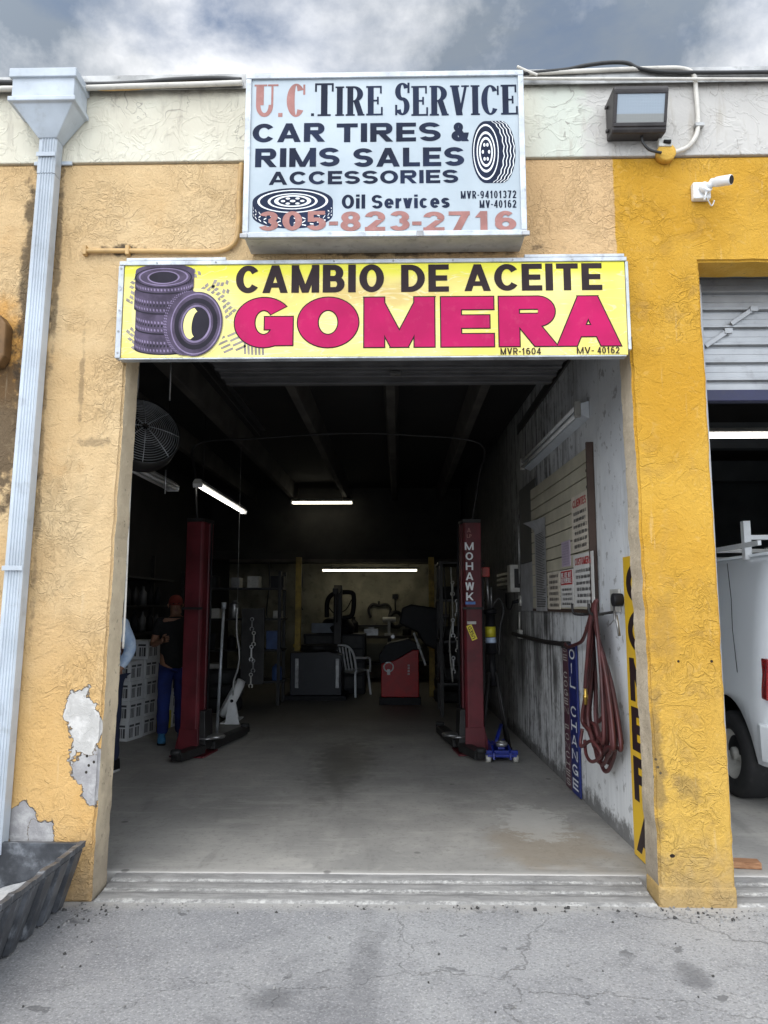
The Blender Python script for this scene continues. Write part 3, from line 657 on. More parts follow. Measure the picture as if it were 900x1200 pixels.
mb = MB(); mb.box(-3.4, 1.2, 10.43, 10.495, 2.50, 2.56); mb.build('loft_edge_rail', M['joist'], bld)

# ------------------------------------------------------------------ upper lightbox sign
SY = -.21
sx0, sx1, sz0, sz1 = rect(287, 87, 615, 279, SY)
mid = ((sx0 + sx1) / 2, 0, sz0)
sg = thing('lightbox_sign', 'pale grey framed lightbox sign with navy lettering high on the stucco', 'sign', mid)
mb = MB(); mb.box(sx0 + .01, sx1 - .01, SY + .012, -.014, sz0 + .004, sz1 - .004); mb.build('cabinet', M['alu_dull'], sg, bevel=.004)
F = wall_frame(SY)
mb = MB(); b = .034
mb.fbox(F, sx0, sx1, sz1 - b, sz1, 0, .022); mb.fbox(F, sx0, sx1, sz0, sz0 + b, 0, .022); mb.fbox(F, sx0, sx0 + b, sz0 + b, sz1 - b, 0, .0215); mb.fbox(F, sx1 - b, sx1, sz0 + b, sz1 - b, 0, .0215)
mb.build('frame', M['alu'], sg, bevel=.004)
g = NG('sun_bleached_acrylic'); w = g.noise(1.7, 5, .6); w2 = g.noise(9, 5, .6)
c = g.mix(g.ss(w, .3, .7), (.36, .42, .46), (.46, .52, .555)); c = g.mix(g.math('MULTIPLY', g.ss(g.noise(1, 5, .6, vec=g.scaled((9, 9, .6))), .52, .72), .35), c, (.36, .40, .43))
M['acrylic'] = g.done(c, .28)
mb = MB(); mb.fbox(F, sx0 + b, sx1 - b, sz0 + b, sz1 - b, .001, .008); mb.build('face_panel', M['acrylic'], sg)
mb = MB()
for x in (sx0 + .01, sx1 - .01):
    mb.fbox(F, x - .022, x + .022, sz0 - .006, sz0 + .022, .022, .034)
x = at(492, 278, Y=SY).x; mb.fbox(F, x - .02, x + .02, sz0 - .006, sz0 + .03, .0222, .03)
mb.build('latch', M['steel'], sg, bevel=.003)
F = wall_frame(SY - .009)
def line(mat, items, F, Y, parent, name='lettering', **kw):
    mb = MB()
    for it in items:
        txt, px0, py0, px1, py1 = it[:5]; k = dict(kw); k.update(it[5] if len(it) > 5 else {})
        x0, x1, z0, z1 = rect(px0, py0, px1, py1, Y); write(mb, F, txt, x0, x1, z0, z1, 0, **k)
    return mb.build(name, mat, parent, fix=False)
Yp = SY - .009
line(M['faded_red'], [('U', 298, 99, 326, 137), ('.', 326, 131, 331, 137), ('C', 336, 98, 358, 137)], F, Yp, sg, t=.22, h=.06, gap=.08, font='serif')
line(M['navy'], [('T', 369, 97.5, 391, 136), ('IRE', 393, 101, 448.5, 135.5), ('S', 463, 97, 480, 135), ('ERVICE', 482, 100, 606.5, 135), ('.', 364.5, 131, 368, 136)], F, Yp, sg, t=.185, h=.06, gap=.05, font='serif')
line(M['navy'], [('CAR', 296, 144.5, 381, 166.5), ('TIRES', 394.5, 144, 516.5, 166), ('&', 529, 143.5, 549.5, 165.5)], F, Yp, sg, t=.315, h=.215, gap=.15)
line(M['navy'], [('RIMS', 299, 173.5, 398, 195.5), ('SALES', 414, 173, 544, 195)], F, Yp, sg, t=.315, h=.215, gap=.15)
line(M['navy'], [('ACCESSORIES', 315, 200, 537, 215.5)], F, Yp, sg, t=.31, h=.215, gap=.16)
line(M['navy'], [('Oil', 400.5, 228, 428, 244.5), ('Services', 435.5, 228, 527, 244)], F, Yp, sg, t=.25, h=.19, gap=.12)
line(M['navy'], [('MVR-94101372', 540, 223.5, 605, 232.5), ('MV-40162', 562, 234.5, 605, 243.5)], F, Yp, sg, t=.17, h=.14, gap=.14)
# the two drawn tyres
P2 = lambda px, py: (at(px, py, Y=Yp).x, at(px, py, Y=Yp).z)
def s_px(n, px=400, py=200): return (at(px + n, py, Y=Yp) - at(px, py, Y=Yp)).length
art = MB(); k = s_px(1)
cx, cz = P2(343, 236); rx, rz = 47 * k, 16.5 * k; dz = 17 * k
art.flat(F, [(cx - rx, cz), (cx - rx, cz - dz)] + [(cx + math.cos(R(a)) * rx, cz - dz + math.sin(R(a)) * rz) for a in range(185, 356, 6)] + [(cx + rx, cz - dz), (cx + rx, cz)], 0)
disc(art, F, cx, cz, rx, rz, .0003)
wht = MB()
ring(wht, F, cx, cz, rx * .88, rz * .86, rx * .82, rz * .79, .0005); ring(wht, F, cx, cz, rx * .62, rz * .6, rx * .56, rz * .53, .0005)
disc(wht, F, cx, cz + .002, rx * .46, rz * .44, .0005)
for a in range(188, 356, 12):
    p = lambda an, d: (cx + math.cos(R(an)) * rx * .99, cz - dz * d + math.sin(R(an)) * rz)
    wht.flat(F, [p(a, .2), p(a + 5, .32), p(a + 5, .40), p(a, .28)], .0005); wht.flat(F, [p(a + 5, .45), p(a, .58), p(a, .66), p(a + 5, .53)], .0005); wht.flat(F, [p(a, .72), p(a + 6, .8), p(a + 6, .88), p(a, .8)], .0005)
disc(art, F, cx, cz + .002, rx * .36, rz * .34, .0007)
for i in range(6): disc(wht, F, cx + math.cos(i * 1.047) * rx * .24, cz + .002 + math.sin(i * 1.047) * rz * .22, rx * .055, rz * .08, .0009, 12)
disc(wht, F, cx, cz + .002, rx * .07, rz * .09, .0009, 12)
cx, cz = P2(569.5, 178); rx, rz = 16.5 * k, 39 * k; dx = 18 * k
art.flat(F, [(cx, cz + rz), (cx + dx, cz + rz)] + [(cx + dx + math.cos(R(a)) * rx, cz + math.sin(R(a)) * rz) for a in range(86, -87, -6)] + [(cx + dx, cz - rz), (cx, cz - rz)], 0)
disc(art, F, cx, cz, rx, rz, .0003)
ring(wht, F, cx, cz, rx * .9, rz * .9, rx * .84, rz * .84, .0005); ring(wht, F, cx, cz, rx * .66, rz * .66, rx * .58, rz * .58, .0005)
disc(wht, F, cx, cz, rx * .48, rz * .48, .0005); disc(art, F, cx, cz, rx * .38, rz * .4, .0007)
for i in range(6): disc(wht, F, cx + math.cos(i * 1.047) * rx * .22, cz + math.sin(i * 1.047) * rz * .26, rx * .08, rz * .06, .0009, 12)
for j in range(4):
    for a in range(-80, 80, 9):
        p = lambda an, d: (cx + dx * d + math.cos(R(an)) * rx, cz + math.sin(R(an)) * rz)
        d = .18 + j * .22; o = .07 if (a // 9) % 2 else 0
        wht.flat(F, [p(a, d + o), p(a, d + .06 + o), p(a + 9, d + .13 - o), p(a + 9, d + .07 - o)], .0005)
art.build('tyre_drawing', M['navy'], sg, fix=False); wht.build('tyre_drawing_highlights', M['white_print'], sg, fix=False)
F = wall_frame(SY - .0105)
line(M['faded_red'], [('305', 303, 247.5, 382, 270), ('-', 385.5, 261, 396, 265.5, dict(h=.98, t=.9)), ('823', 399, 247.5, 480, 270.5), ('-', 483, 261, 494, 265.5, dict(h=.98, t=.9)), ('2716', 496, 247.5, 605, 270.5)], F, SY - .0105, sg, t=.34, h=.2, gap=.2)
# back plate stuck behind the thin faded 'U.C.' is part of the face itself

# ------------------------------------------------------------------ yellow banner sign over the bay
BY = -.075
x0, x1, z0, z1 = rect(144, 309, 734, 417.5, BY)
bn = thing('banner_sign', 'long yellow banner sign with magenta letters and stacked tyres above the bay', 'sign', ((x0 + x1) / 2, 0, z0))
g = NG('yellow_vinyl'); x, y, z = g.sep(); w = g.noise(1.4, 4, .55); w2 = g.noise(6, 5, .6)
c = g.mix(g.ss(w, .35, .65), (.74, .60, .11), (.79, .70, .25))
c = g.mix(g.ss(g.math('ADD', z, g.math('MULTIPLY', w2, .02)), z1 - .10, z1 - .03), c, (.78, .72, .03))
rs = g.math('MULTIPLY', g.ss(g.ell((-.15, 0, z1 - .2), (.62, 9, .12), w2, .9), 1.1, .2), .7)
c = g.mix(rs, c, (.56, .36, .10))
wr = g.noise(2.2, 4, .5, 1.5, vec=g.scaled((.6, 1, 3))); wl = g.ss(g.math('ABSOLUTE', g.math('SUBTRACT', wr, .5)), .01, .002)
c = g.mix(g.math('MULTIPLY', wl, .35), c, (.9, .85, .55))
g.bump(g.math('ADD', g.math('MULTIPLY', wl, .8), w2), .25, .01)
M['banner'] = g.done(c, .38)
mb = MB(); mb.box(x0, x1, BY, BY + .03, z0, z1); mb.build('face_panel', M['banner'], bn, bevel=.002)
F = wall_frame(BY)
mb = MB(); f = .026
mb.fbox(F, x0 - .03, x1 + .012, z1, z1 + f, -.05, .01); mb.fbox(F, x0 - .034, x0 - .002, z0 - .004, z1 - .002, -.05, .009); mb.fbox(F, x1 + .002, x1 + .02, z0 + .03, z1 - .002, -.05, .007)
mb.fbox(F, x0 - .01, x1 - .01, z0 - .012, z0 - .002, -.05, .004)
mb.fbox(F, x0 + .01, x0 + .62, z1 + f + .002, z1 + f + .022, -.05, .006); mb.fbox(F, x1 - .6, x1, z1 + f + .002, z1 + f + .022, -.05, .006)
mb.build('frame', M['alu'], bn, bevel=.003)
mb = MB()
for i in range(9): mb.cyl(F(x0 - .018, z0 + .03 + i * (z1 - z0 - .05) / 8, .009), F(x0 - .018, z0 + .03 + i * (z1 - z0 - .05) / 8, .013), .006, n=8) if i % 2 == 0 else None
for i in range(8): mb.cyl(F(x0 + .2 + i * .36, z1 + .013, .01), F(x0 + .2 + i * .36, z1 + .013, .014), .006, n=8)
mb.build('screw', M['steel'], bn)
# tread marks printed across the corners
def inside(px, py): return 147 < px < 732 and 312 < py < 416
Yb = BY - .001; P2 = lambda px, py: (at(px, py, Y=Yb).x, at(px, py, Y=Yb).z)
trk = MB(); rr = random.Random(3)
def track(px, py, ang, n, wid, step=5.2, keep=.9, zig=False):
    ca, sa = math.cos(R(ang)), math.sin(R(ang))
    for i in range(n):
        for j in range(-wid, wid + 1):
            if rr.random() > keep: continue
            u, v = i * step, j * 5.6 + (1.6 if i % 2 else 0)
            q = []
            sk = 2.0 if j % 2 else -2.0
            for a, b in ((-1.7, -2.4 - sk * .3), (1.7, -2.4 + sk * .3), (1.7, 2.4 + sk * .3), (-1.7, 2.4 - sk * .3)):
                a, b = u + a, v + b; q.append((px + ca * a - sa * b, py + sa * a + ca * b))
            if all(inside(*p) for p in q): trk.flat(F, [P2(*p) for p in q], .0008)
track(150, 352, -60, 9, 1, keep=.85); track(152, 404, -50, 5, 2, keep=.85); track(212, 320, -15, 5, 1, keep=.9)
track(238, 338, 50, 9, 2, 5.4, keep=.85); track(252, 330, 20, 5, 1, 4.5, keep=.5); track(165, 413, 0, 9, 1, keep=.6)
def bars(n, px, py, dx, dy, w_, l_, ang):
    ca, sa = math.cos(R(ang)), math.sin(R(ang))
    for i in range(n):
        q = [(px + dx * i + ca * a - sa * b, py + dy * i + sa * a + ca * b) for a, b in ((0, 0), (l_, 0), (l_, w_), (0, w_))]
        q = [(min(max(a, 148), 731), min(max(b, 312), 416)) for a, b in q]
        trk.flat(F, [P2(*p) for p in q], .0008)
bars(4, 252, 398, 3.2, 4.6, 2.6, 12, -24); bars(4, 266, 393, 3.2, 5.4, 2.6, 13, -24); bars(6, 288, 399, 4.2, .4, 2.6, 16, 88)
trk.build('tread_print', M['track_print'], bn, fix=False)
td, tl, tm = MB(), MB(), MB()
k = (at(200, 360, Y=Yb) - at(199, 360, Y=Yb)).length
halo = MB()
disc(halo, F, *P2(192, 366), 38 * k, 50 * k, .0010); disc(halo, F, *P2(227, 379), 37 * k, 43 * k, .0011)
halo.build('tyre_print_halo', M['yellow_print'], bn, fix=False)
for i in range(4):
    py = 398 - i * 23.5; cx, cz = P2(192 + (i % 2) * 1.2, py); rx = 34.5 * k; hz = 21 * k; rz = 8 * k
    e = .0014 + i * .0012
    prof = [(cx + math.cos(R(a)) * rx, cz - hz * .5 + math.sin(R(a)) * rz) for a in range(180, 361, 10)] + [(cx + math.cos(R(a)) * rx, cz + hz * .5 + math.sin(R(a)) * rz) for a in range(0, 181, 10)]
    tm.flat(F, prof, e)
    ring(td, F, cx, cz - hz * .5, rx * .99, rz, rx * .93, rz * .8, e + .0003, 20, 0, 180, 360)
    for row in range(3):
        for a in range(186, 354, 7):
            p = lambda an, d: (cx + math.cos(R(an)) * rx * .985, cz + hz * d + math.sin(R(an)) * rz)
            d = .26 - row * .22; s = .1 if row % 2 else -.1
            (tl if row != 1 else td).flat(F, [p(a, d), p(a + 3.2, d + s * .4), p(a + 3.2, d + s * .4 - .13), p(a, d - .13)], e + .0005)
cx, cz = P2(192, 325.5); rx = 34 * k; rz = 13 * k
disc(tm, F, cx, cz, rx, rz, .0068); ring(tl, F, cx, cz + .003, rx * .86, rz * .84, rx * .8, rz * .76, .0072); ring(td, F, cx, cz, rx * .99, rz * .99, rx * .94, rz * .92, .0073); ring(tl, F, cx, cz, rx * .56, rz * .62, rx * .5, rz * .54, .0073); disc(td, F, cx, cz - .002, rx * .51, rz * .55, .0071)
cx, cz = P2(220, 379); rx, rz = 28 * k, 39 * k; ro = R(-6)
ring(tm, F, cx, cz, rx, rz, rx * .1, rz * .1, .0080, 48, ro); cx2, cz2 = P2(230, 380)
disc(tm, F, cx2, cz2, 31 * k, 39 * k, .0084, 48, ro)
for a in range(75, 290, 5):
    p = lambda an, d: (cx + (cx2 - cx) * d + math.cos(R(an)) * (rx + 3 * k * d), cz + (cz2 - cz) * d + math.sin(R(an)) * rz)
    for d in (.02, .3): tl.flat(F, [p(a, d), p(a + 2, d), p(a + 3.2, d + .2), p(a + 1.2, d + .2)], .0089)
ring(tl, F, cx2, cz2, 29.4 * k, 37.2 * k, 28 * k, 35.6 * k, .0092, 48, ro); ring(td, F, cx2, cz2, 25 * k, 31 * k, 20 * k, 25.5 * k, .0092, 48, ro)
ring(tl, F, cx2, cz2, 17.6 * k, 23 * k, 15.6 * k, 20.5 * k, .0092, 48, ro); disc(td, F, cx2, cz2, 15.6 * k, 20.6 * k, .0091, 40, ro)
hol = MB(); ring(hol, F, cx2 - 3 * k, cz2, 11.5 * k, 19 * k, 5 * k, 15 * k, .0096, 24, ro, 95, 265, dx=3.2 * k); hol.build('tyre_print_hole', M['yellow_print'], bn, fix=False)
tm.build('tyre_print', M['tyre_print'], bn, fix=False); td.build('tyre_print_shade', M['tyre_print_dark'], bn, fix=False); tl.build('tyre_print_tread', M['tyre_print_light'], bn, fix=False)
F = wall_frame(BY - .0015); Yb = BY - .0015
kw = dict(t=.262, h=.195, gap=.12)
line(M['outline'], [('CAMBIO', 276.5, 310.5, 450, 343, kw), ('DE', 470, 310, 526, 342, kw), ('ACEITE', 544, 309, 705.5, 340.5, kw)], F, Yb, bn)
G = [('G', 275, 349, 343, 407), ('O', 349, 348.7, 420, 407), ('M', 427, 348.5, 509, 406.5), ('E', 517, 348, 578.5, 406), ('R', 585, 347.5, 652.5, 405.5), ('A', 652.5, 347.2, 726.5, 405)]
kg = dict(t=.385, h=.25, gap=.1)
line(M['outline'], [(*a, dict(kg, grow=.007)) for a in G], F, Yb, bn)
F = wall_frame(BY - .0035); Yb = BY - .0035
line(M['magenta'], [(*a, kg) for a in G], F, Yb, bn)
line(M['outline'], [('MVR-1604', 586.5, 407.6, 634, 415.4), ('MV-', 676, 406.6, 696, 414.4), ('40162', 700, 406.4, 726, 414.2)], F, Yb, bn, t=.17, h=.14, gap=.14)

# ------------------------------------------------------------------ downspout with its conductor head
X0 = -2.165
ds = thing('downspout', 'tall white ribbed downspout with conductor head at the far left of the wall', 'downspout', (X0, -.08, 0))
mb = MB()
def loopbox(mb, secs):      # stacked rectangular sections (z, x0, x1, y0, y1)
    L = [[mb.V(p) for p in ((a, c, z), (b, c, z), (b, d, z), (a, d, z))] for z, a, b, c, d in secs]
    for i in range(len(L) - 1):
        for k in range(4): mb.face([L[i][k], L[i][(k + 1) % 4], L[i + 1][(k + 1) % 4], L[i + 1][k]])
    mb.face(L[0][::-1]); mb.face(L[-1])
hx0, hx1 = -2.372, -1.978
loopbox(mb, [(4.53, -2.235, -2.118, -.112, -.02), (4.70, hx0 + .012, hx1 - .012, -.2, -.016), (4.705, hx0 - .012, hx1 + .012, -.222, -.016), (4.735, hx0 - .012, hx1 + .012, -.222, -.016), (4.737, hx0 + .004, hx1 - .004, -.205, -.016), (4.86, hx0 + .004, hx1 - .004, -.205, -.016), (4.862, hx0 - .01, hx1 + .01, -.222, -.016), (4.92, hx0 - .01, hx1 + .01, -.222, -.016)])
mb.build('conductor_head', M['spout'], ds, bevel=.005)
mb = MB()
prof = []
for i in range(31):
    u = i / 30; prof.append((-.051 + .102 * u, -.1 - (.006 if (i % 5) in (1, 2) and 3 < i < 28 else 0)))
prof = [(-.055, -.02), (-.055, -.094)] + prof[1:-1] + [(.055, -.094), (.055, -.02)]
xt, xb = -2.177, -2.262
for za, zb, e in ((.28, 4.30, 0), (4.302, 4.55, .003)):
    lo, hi = [], []
    for px, py in prof:
        s = 1 + e * 10
        lo.append((px * s + xb + (xt - xb) * za / 4.55, py - e, za)); hi.append((px * s + xb + (xt - xb) * zb / 4.55, py - e, zb))
    a = [mb.V(p) for p in lo]; b = [mb.V(p) for p in hi]; n = len(a)
    for i in range(n): mb.face([a[i], a[(i + 1) % n], b[(i + 1) % n], b[i]])
    mb.face(a[::-1]); mb.face(b)
mb.build('pipe', M['spout'], ds)
mb = MB()
for z in (4.42, 1.86): xx = xb + (xt - xb) * z / 4.55; mb.box(xx - .12, xx + .12, -.02, -.006, z - .012, z + .012) if z > 3 else None; mb.box(xx - .06, xx + .06, -.118, -.112, z - .014, z + .014)
mb.build('strap', M['spout'], ds, bevel=.002)
mb = MB(); p = at(3, 385, Y=-.06)
lt = thing('wall_lantern', 'brown rusty wall fixture at the left edge beside the white downspout', 'wall fixture', (p.x - .06, -.05, 3.1))
mb.prism(wall_frame(-.002), [(p.x - .2, 3.08), (p.x + .0, 3.08), (p.x + .035, 3.14), (p.x + .035, 3.34), (p.x - .01, 3.40), (p.x - .2, 3.40)], 0, .09); g_ = plain('rusty_brown_metal', (.16, .085, .03), .6, .2, var=.5, dirt=.4)
mb.build('housing', g_, lt, bevel=.012); mb = MB(); mb.fbox(wall_frame(-.092), p.x - .17, p.x - .01, 3.14, 3.32, 0, .008); mb.build('cover_plate', M['bronze'], lt, bevel=.003)

# ------------------------------------------------------------------ floodlight, junction box, camera, conduits
fl = thing('flood_light', 'dark bronze wall pack flood light on the cream band', 'floodlight', (1.47, -.02, 4.5))
mb = MB(); a0, a1 = 1.305, 1.635
sec = [(-.014, 4.52), (-.12, 4.505), (-.135, 4.52), (-.205, 4.735), (-.2, 4.76), (-.014, 4.77)]
mb.prism(Frame((a0, 0, 0), (0, 1, 0), (0, 0, 1), (1, 0, 0)), sec, 0, a1 - a0); mb.build('housing', M['bronze'], fl, bevel=.009, seg=3)
mb = MB()
s0, s1 = Vector((0, -.140, 4.535)), Vector((0, -.203, 4.729)); vv = (s1 - s0).normalized(); nn = Vector((0, -vv.z, vv.y))
Ff = Frame((0, s0.y, s0.z), (1, 0, 0), vv, nn); Lf = (s1 - s0).length
for q in ((a0 + .006, a1 - .006, 0, .022), (a0 + .006, a1 - .006, Lf - .02, Lf), (a0 + .006, a0 + .022, .022, Lf - .02), (a1 - .022, a1 - .006, .022, Lf - .02)): mb.fbox(Ff, *q, -.004, .008)
mb.build('bezel', M['bronze'], fl, bevel=.003)
g = NG('prismatic_glass'); x, y, z = g.sep(); wv = g.math('FRACT', g.math('MULTIPLY', x, 60)); g.bump(g.math('ADD', wv, g.math('FRACT', g.math('MULTIPLY', z, 60))), .3, .003)
M['lens'] = g.done(g.mix(g.ss(z, 4.60, 4.605), (.30, .31, .30), (.36, .42, .48)), .12)
mb = MB(); mb.fbox(Ff, a0 + .022, a1 - .022, .022, Lf - .02, -.003, .002); mb.build('lens', M['lens'], fl)
mb = MB()
for z in (4.56, 4.72): mb.cyl((a0 - .016, -.06, z), (a0 + .002, -.06, z), .012, n=8)
mb.build('hinge_bolt', M['bronze'], fl)
jb = thing('junction_box', 'round yellow painted junction box under the dark flood light', 'junction box', (1.64, -.02, 4.4))
p = at(780, 180, Y=-.03); mb = MB(); mb.lathe([(0, 0), (.052, 0), (.058, -.006), (.058, -.05), (0, -.05)][::-1], rot((p.x, -.055, p.z + .0), x=R(90)), 24); mb.build('housing', M['jamb_yellow'], jb, smooth=False)
mb = MB(); mb.fbox(wall_frame(-.05), p.x - .05, p.x + .03, p.z + .03, p.z + .085, -.03, .012); mb.build('cover_plate', M['alu_dull'], jb, bevel=.004)
mb = MB(); mb.cyl((p.x - .02, -.06, p.z + .06), (p.x + .02, -.075, p.z + .05), .012, n=8); mb.build('gland', M['black'], jb)
a, b = at(752, 158, Y=-.08), at(775, 179, Y=-.07)
lead = thing('light_lead', 'short black lead looping from flood light to junction box', 'cable', (a.x, a.y, a.z))
mb = MB(); mb.tube(smooth_path([a, a + Vector((.005, 0, -.05)), a + Vector((.045, 0, -.10)), b]), .0085, 8); mb.build('cable', M['cable'], lead)
cd = thing('roof_conduit', 'pale conduit dropping from the roof edge and curving to the junction box', 'conduit', at(818, 120, Y=-.03))
mb = MB(); mb.tube(smooth_path([at(620, 86, Y=-.055), at(700, 82.5, Y=-.055), at(770, 80, Y=-.055), at(800, 80.5, Y=-.055), at(813, 88, Y=-.05), at(815.5, 105, Y=-.035), at(818, 140, Y=-.035), at(816, 158, Y=-.035), at(806, 172, Y=-.035), at(790, 178.5, Y=-.035)], 8), .014, 10); mb.build('pipe', M['pale_pipe'], cd)
mb = MB(); p = at(818, 147, Y=-.035); mb.fbox(wall_frame(-.015), p.x - .022, p.x + .034, p.z - .012, p.z + .012, 0, .037); mb.build('strap', M['flash'], cd, bevel=.003)
tcn = thing('tan_conduit', 'tan painted conduit bending along the stucco left of the lightbox sign', 'conduit', at(200, 294, Y=-.02))
mb = MB(); mb.tube(smooth_path([at(97, 294, Y=-.022), at(150, 294, Y=-.022), at(240, 295, Y=-.022), at(262, 293, Y=-.022), at(275, 284, Y=-.022), at(279.5, 268, Y=-.022), at(280.5, 230, Y=-.022), at(283, 192, Y=-.022)], 8), .015, 10); mb.build('pipe', M['tan_pipe'], tcn)
mb = MB()
for q in ((100, 294), (150, 294)): p = at(*q, Y=-.02); mb.fbox(wall_frame(-.001), p.x - .012, p.x + .012, p.z - .03, p.z + .03, 0, .04)
mb.build('strap', M['tan_pipe'], tcn, bevel=.003)
for nm, lab, mat, r, pts in (
    ('roof_cable', 'thick black cable lying along the roof edge left of the lightbox sign', 'cable', .016, [(-40, 96), (20, 97), (95, 99), (150, 98), (200, 94), (250, 92), (283, 94)]),
    ('roof_cable', 'pale conduit along the roof edge between downspout and lightbox sign', 'pale_pipe', .017, [(-40, 107), (5, 104), (30, 104), (100, 103), (160, 101), (230, 99), (284, 97)]),
    ('roof_cable', 'thin tan wire sagging on the roof edge near the downspout', 'tan_pipe', .008, [(85, 101), (120, 105), (160, 104), (180, 101), (230, 97), (284, 99)]),
    ('roof_cable', 'black cable humped above the roof edge near the flood light', 'cable', .012, [(612, 86), (660, 82), (685, 77), (712, 73.5), (735, 74), (752, 81), (800, 85), (960, 84)]),
    ('roof_cable', 'grey cable clipped straight along the roof edge on the right', 'pale_pipe', .009, [(612, 92), (700, 92.5), (800, 92.5), (960, 93)]),
    ('roof_cable', 'short loose white wire end sticking up beside the lightbox sign', 'pale_pipe', .009, [(606, 78), (617, 83), (630, 88)])):
    P = smooth_path([at(px, py, Y=-.06 if mat != 'pale_pipe' else -.068) for px, py in pts], 6); t_ = MB(); t_.tube(P, r, 8); o = t_.build(nm, M[mat]); props(o, lab, 'cable', None)
sc_ = thing('security_camera', 'white bullet security camera on yellow stucco right of the flood light', 'security camera', (1.86, -.03, 4.15))
p = at(822, 224, Y=-.03); mb = MB(); mb.fbox(wall_frame(-.001), p.x - .055, p.x + .052, p.z - .055, p.z + .052, 0, .045); mb.build('mount_box', M['white'], sc_, bevel=.008)
c0, c1 = Vector((p.x + .045, -.07, p.z + .03)), Vector((p.x + .125, -.16, p.z - .005)); dd = (c1 - c0).normalized()
mb = MB(); mb.cyl((p.x + .01, -.04, p.z), (p.x + .02, -.07, p.z + .01), .036); mb.cyl((p.x + .02, -.06, p.z + .01), c0 + dd * .02, .02); mb.build('swivel', M['white'], sc_)
mb = MB(); mb.tube([c0 - dd * .01, c0, c0 + dd * .03, c0 + dd * .032, c1 - dd * .006, c1], [.016, .025, .026, .03, .03, .028], 24); mb.build('body', M['white'], sc_)
mb = MB(); mb.cyl(c1 - dd * .002, c1 + dd * .002, .025, n=24); lens_ = mb.build('lens', M['black'], sc_)
mb = MB(); mb.cyl((p.x + .03, -.06, p.z + .03), (p.x - .005, -.075, p.z - .085), .006, n=8); mb.build('antenna', M['white'], sc_)
mb = MB(); mb.tube(smooth_path([(p.x + .02, -.05, p.z - .05), (p.x + .06, -.02, p.z - .09), (p.x + .085, -.008, p.z - .05)]), .004, 6); mb.build('lead', M['white'], sc_)

# ------------------------------------------------------------------ black tub and plank on the ground
tb = thing('plastic_tub', 'scuffed black ribbed plastic tub with dried cement under the downspout', 'tub', (-2.0, -.6, 0))
g = NG('scuffed_black_plastic'); w = g.noise(5, 6, .65); w2 = g.noise(1, 5, .65, vec=g.scaled((6, 30, 6)))
c = g.mix(g.ss(w, .4, .7), (.035, .038, .044), (.10, .107, .12)); c = g.mix(g.math('MULTIPLY', g.ss(w2, .52, .75), .6), c, (.34, .36, .39)); g.bump(w2, .2, .004); M['tub'] = g.done(c, .42)
yb, yf, h = -.06, -1.75, .345
xr0, xr1, xl0, xl1 = -1.872, -1.765, -2.50, -2.62      # foot and rim of the right and left sides
mb = MB(); n = 60
def ring_(y, end):
    j = noise.noise((y * 9, 0, 2)) * .014 + noise.noise((y * 31, 0, 5)) * .005
    return [(xl1, y, h), (xl0, y, .004), (xr0, y, .004), (xr1, y, h - .03), (xr1 + .018, y, h - .028), (xr1 + .02 + j * .3, y, h + j), (xr1 - .012, y, h + j), (xr0 - .02, y, .03), (xl0 + .02, y, .03), (xl1 + .03, y, h)]
L = [[mb.V(p) for p in ring_(yb + (yf - yb) * i / n, 0)] for i in range(n + 1)]
for i in range(n):
    for k in range(10): mb.face([L[i][k], L[i + 1][k], L[i + 1][(k + 1) % 10], L[i][(k + 1) % 10]])
mb.face(L[0]); mb.face(L[-1][::-1])
mb.hexa([(xl0, yb - .012, .004), (xr0, yb - .012, .004), (xr0, yb - .001, .004), (xl0, yb - .001, .004), (xl1, yb - .03, h - .002), (xr1, yb - .03, h - .002), (xr1, yb - .001, h - .002), (xl1, yb - .001, h - .002)])
mb.build('shell', M['tub'], tb, bevel=.002)
for i in range(8):
    y = yb - .07 - i * .165; w_ = .05
    mb = MB(); mb.hexa([(xr0 + .002, y - w_, .01), (xr0 + .03, y - w_ + .012, .01), (xr0 + .03, y + w_ - .012, .01), (xr0 + .002, y + w_, .01), (xr1 - .008, y - w_ - .012, h - .032), (xr1 + .016, y - w_, h - .032), (xr1 + .016, y + w_, h - .032), (xr1 - .008, y + w_ + .012, h - .032)]); mb.build('rib', M['tub'], tb, bevel=.005)
mb = MB()
def dirt(u, v):
    y = yb - .035 + (yf + .06 - yb) * v; x = -2.46 + .58 * u
    k = max(0, (u - .25) / .75) ** 1.3 * (.62 + .38 * math.sin(2.2 + v * 7)) * max(0, 1 - v * .35)
    z = .08 + .16 * k + .012 * noise.noise((x * 9, y * 9, 0))
    return (x + .09 * (z / h) * u, y, z)
mb.grid(dirt, 18, 46); g = NG('dried_cement_dust'); w = g.noise(9, 6, .65); g.bump(w, .6, .02); M['dust'] = g.done(g.mix(g.ss(w, .35, .65), (.30, .305, .31), (.46, .46, .455)), .9)
mb.build('dried_cement', M['dust'], tb)
pk = MB(); pk.mbox(rot((2.06, .50, .071), z=R(-8)), .30, .085, .038); g = NG('weathered_wood'); w = g.noise(2, 5, .6, 2, vec=g.scaled((2, 30, 30))); M['wood'] = g.done(g.mix(g.ss(w, .3, .7), (.22, .10, .045), (.42, .22, .11)), .75)
o = pk.build('wood_plank', M['wood'], None, bevel=.003); props(o, 'short brown wooden plank lying behind the base of the yellow pillar', 'plank')

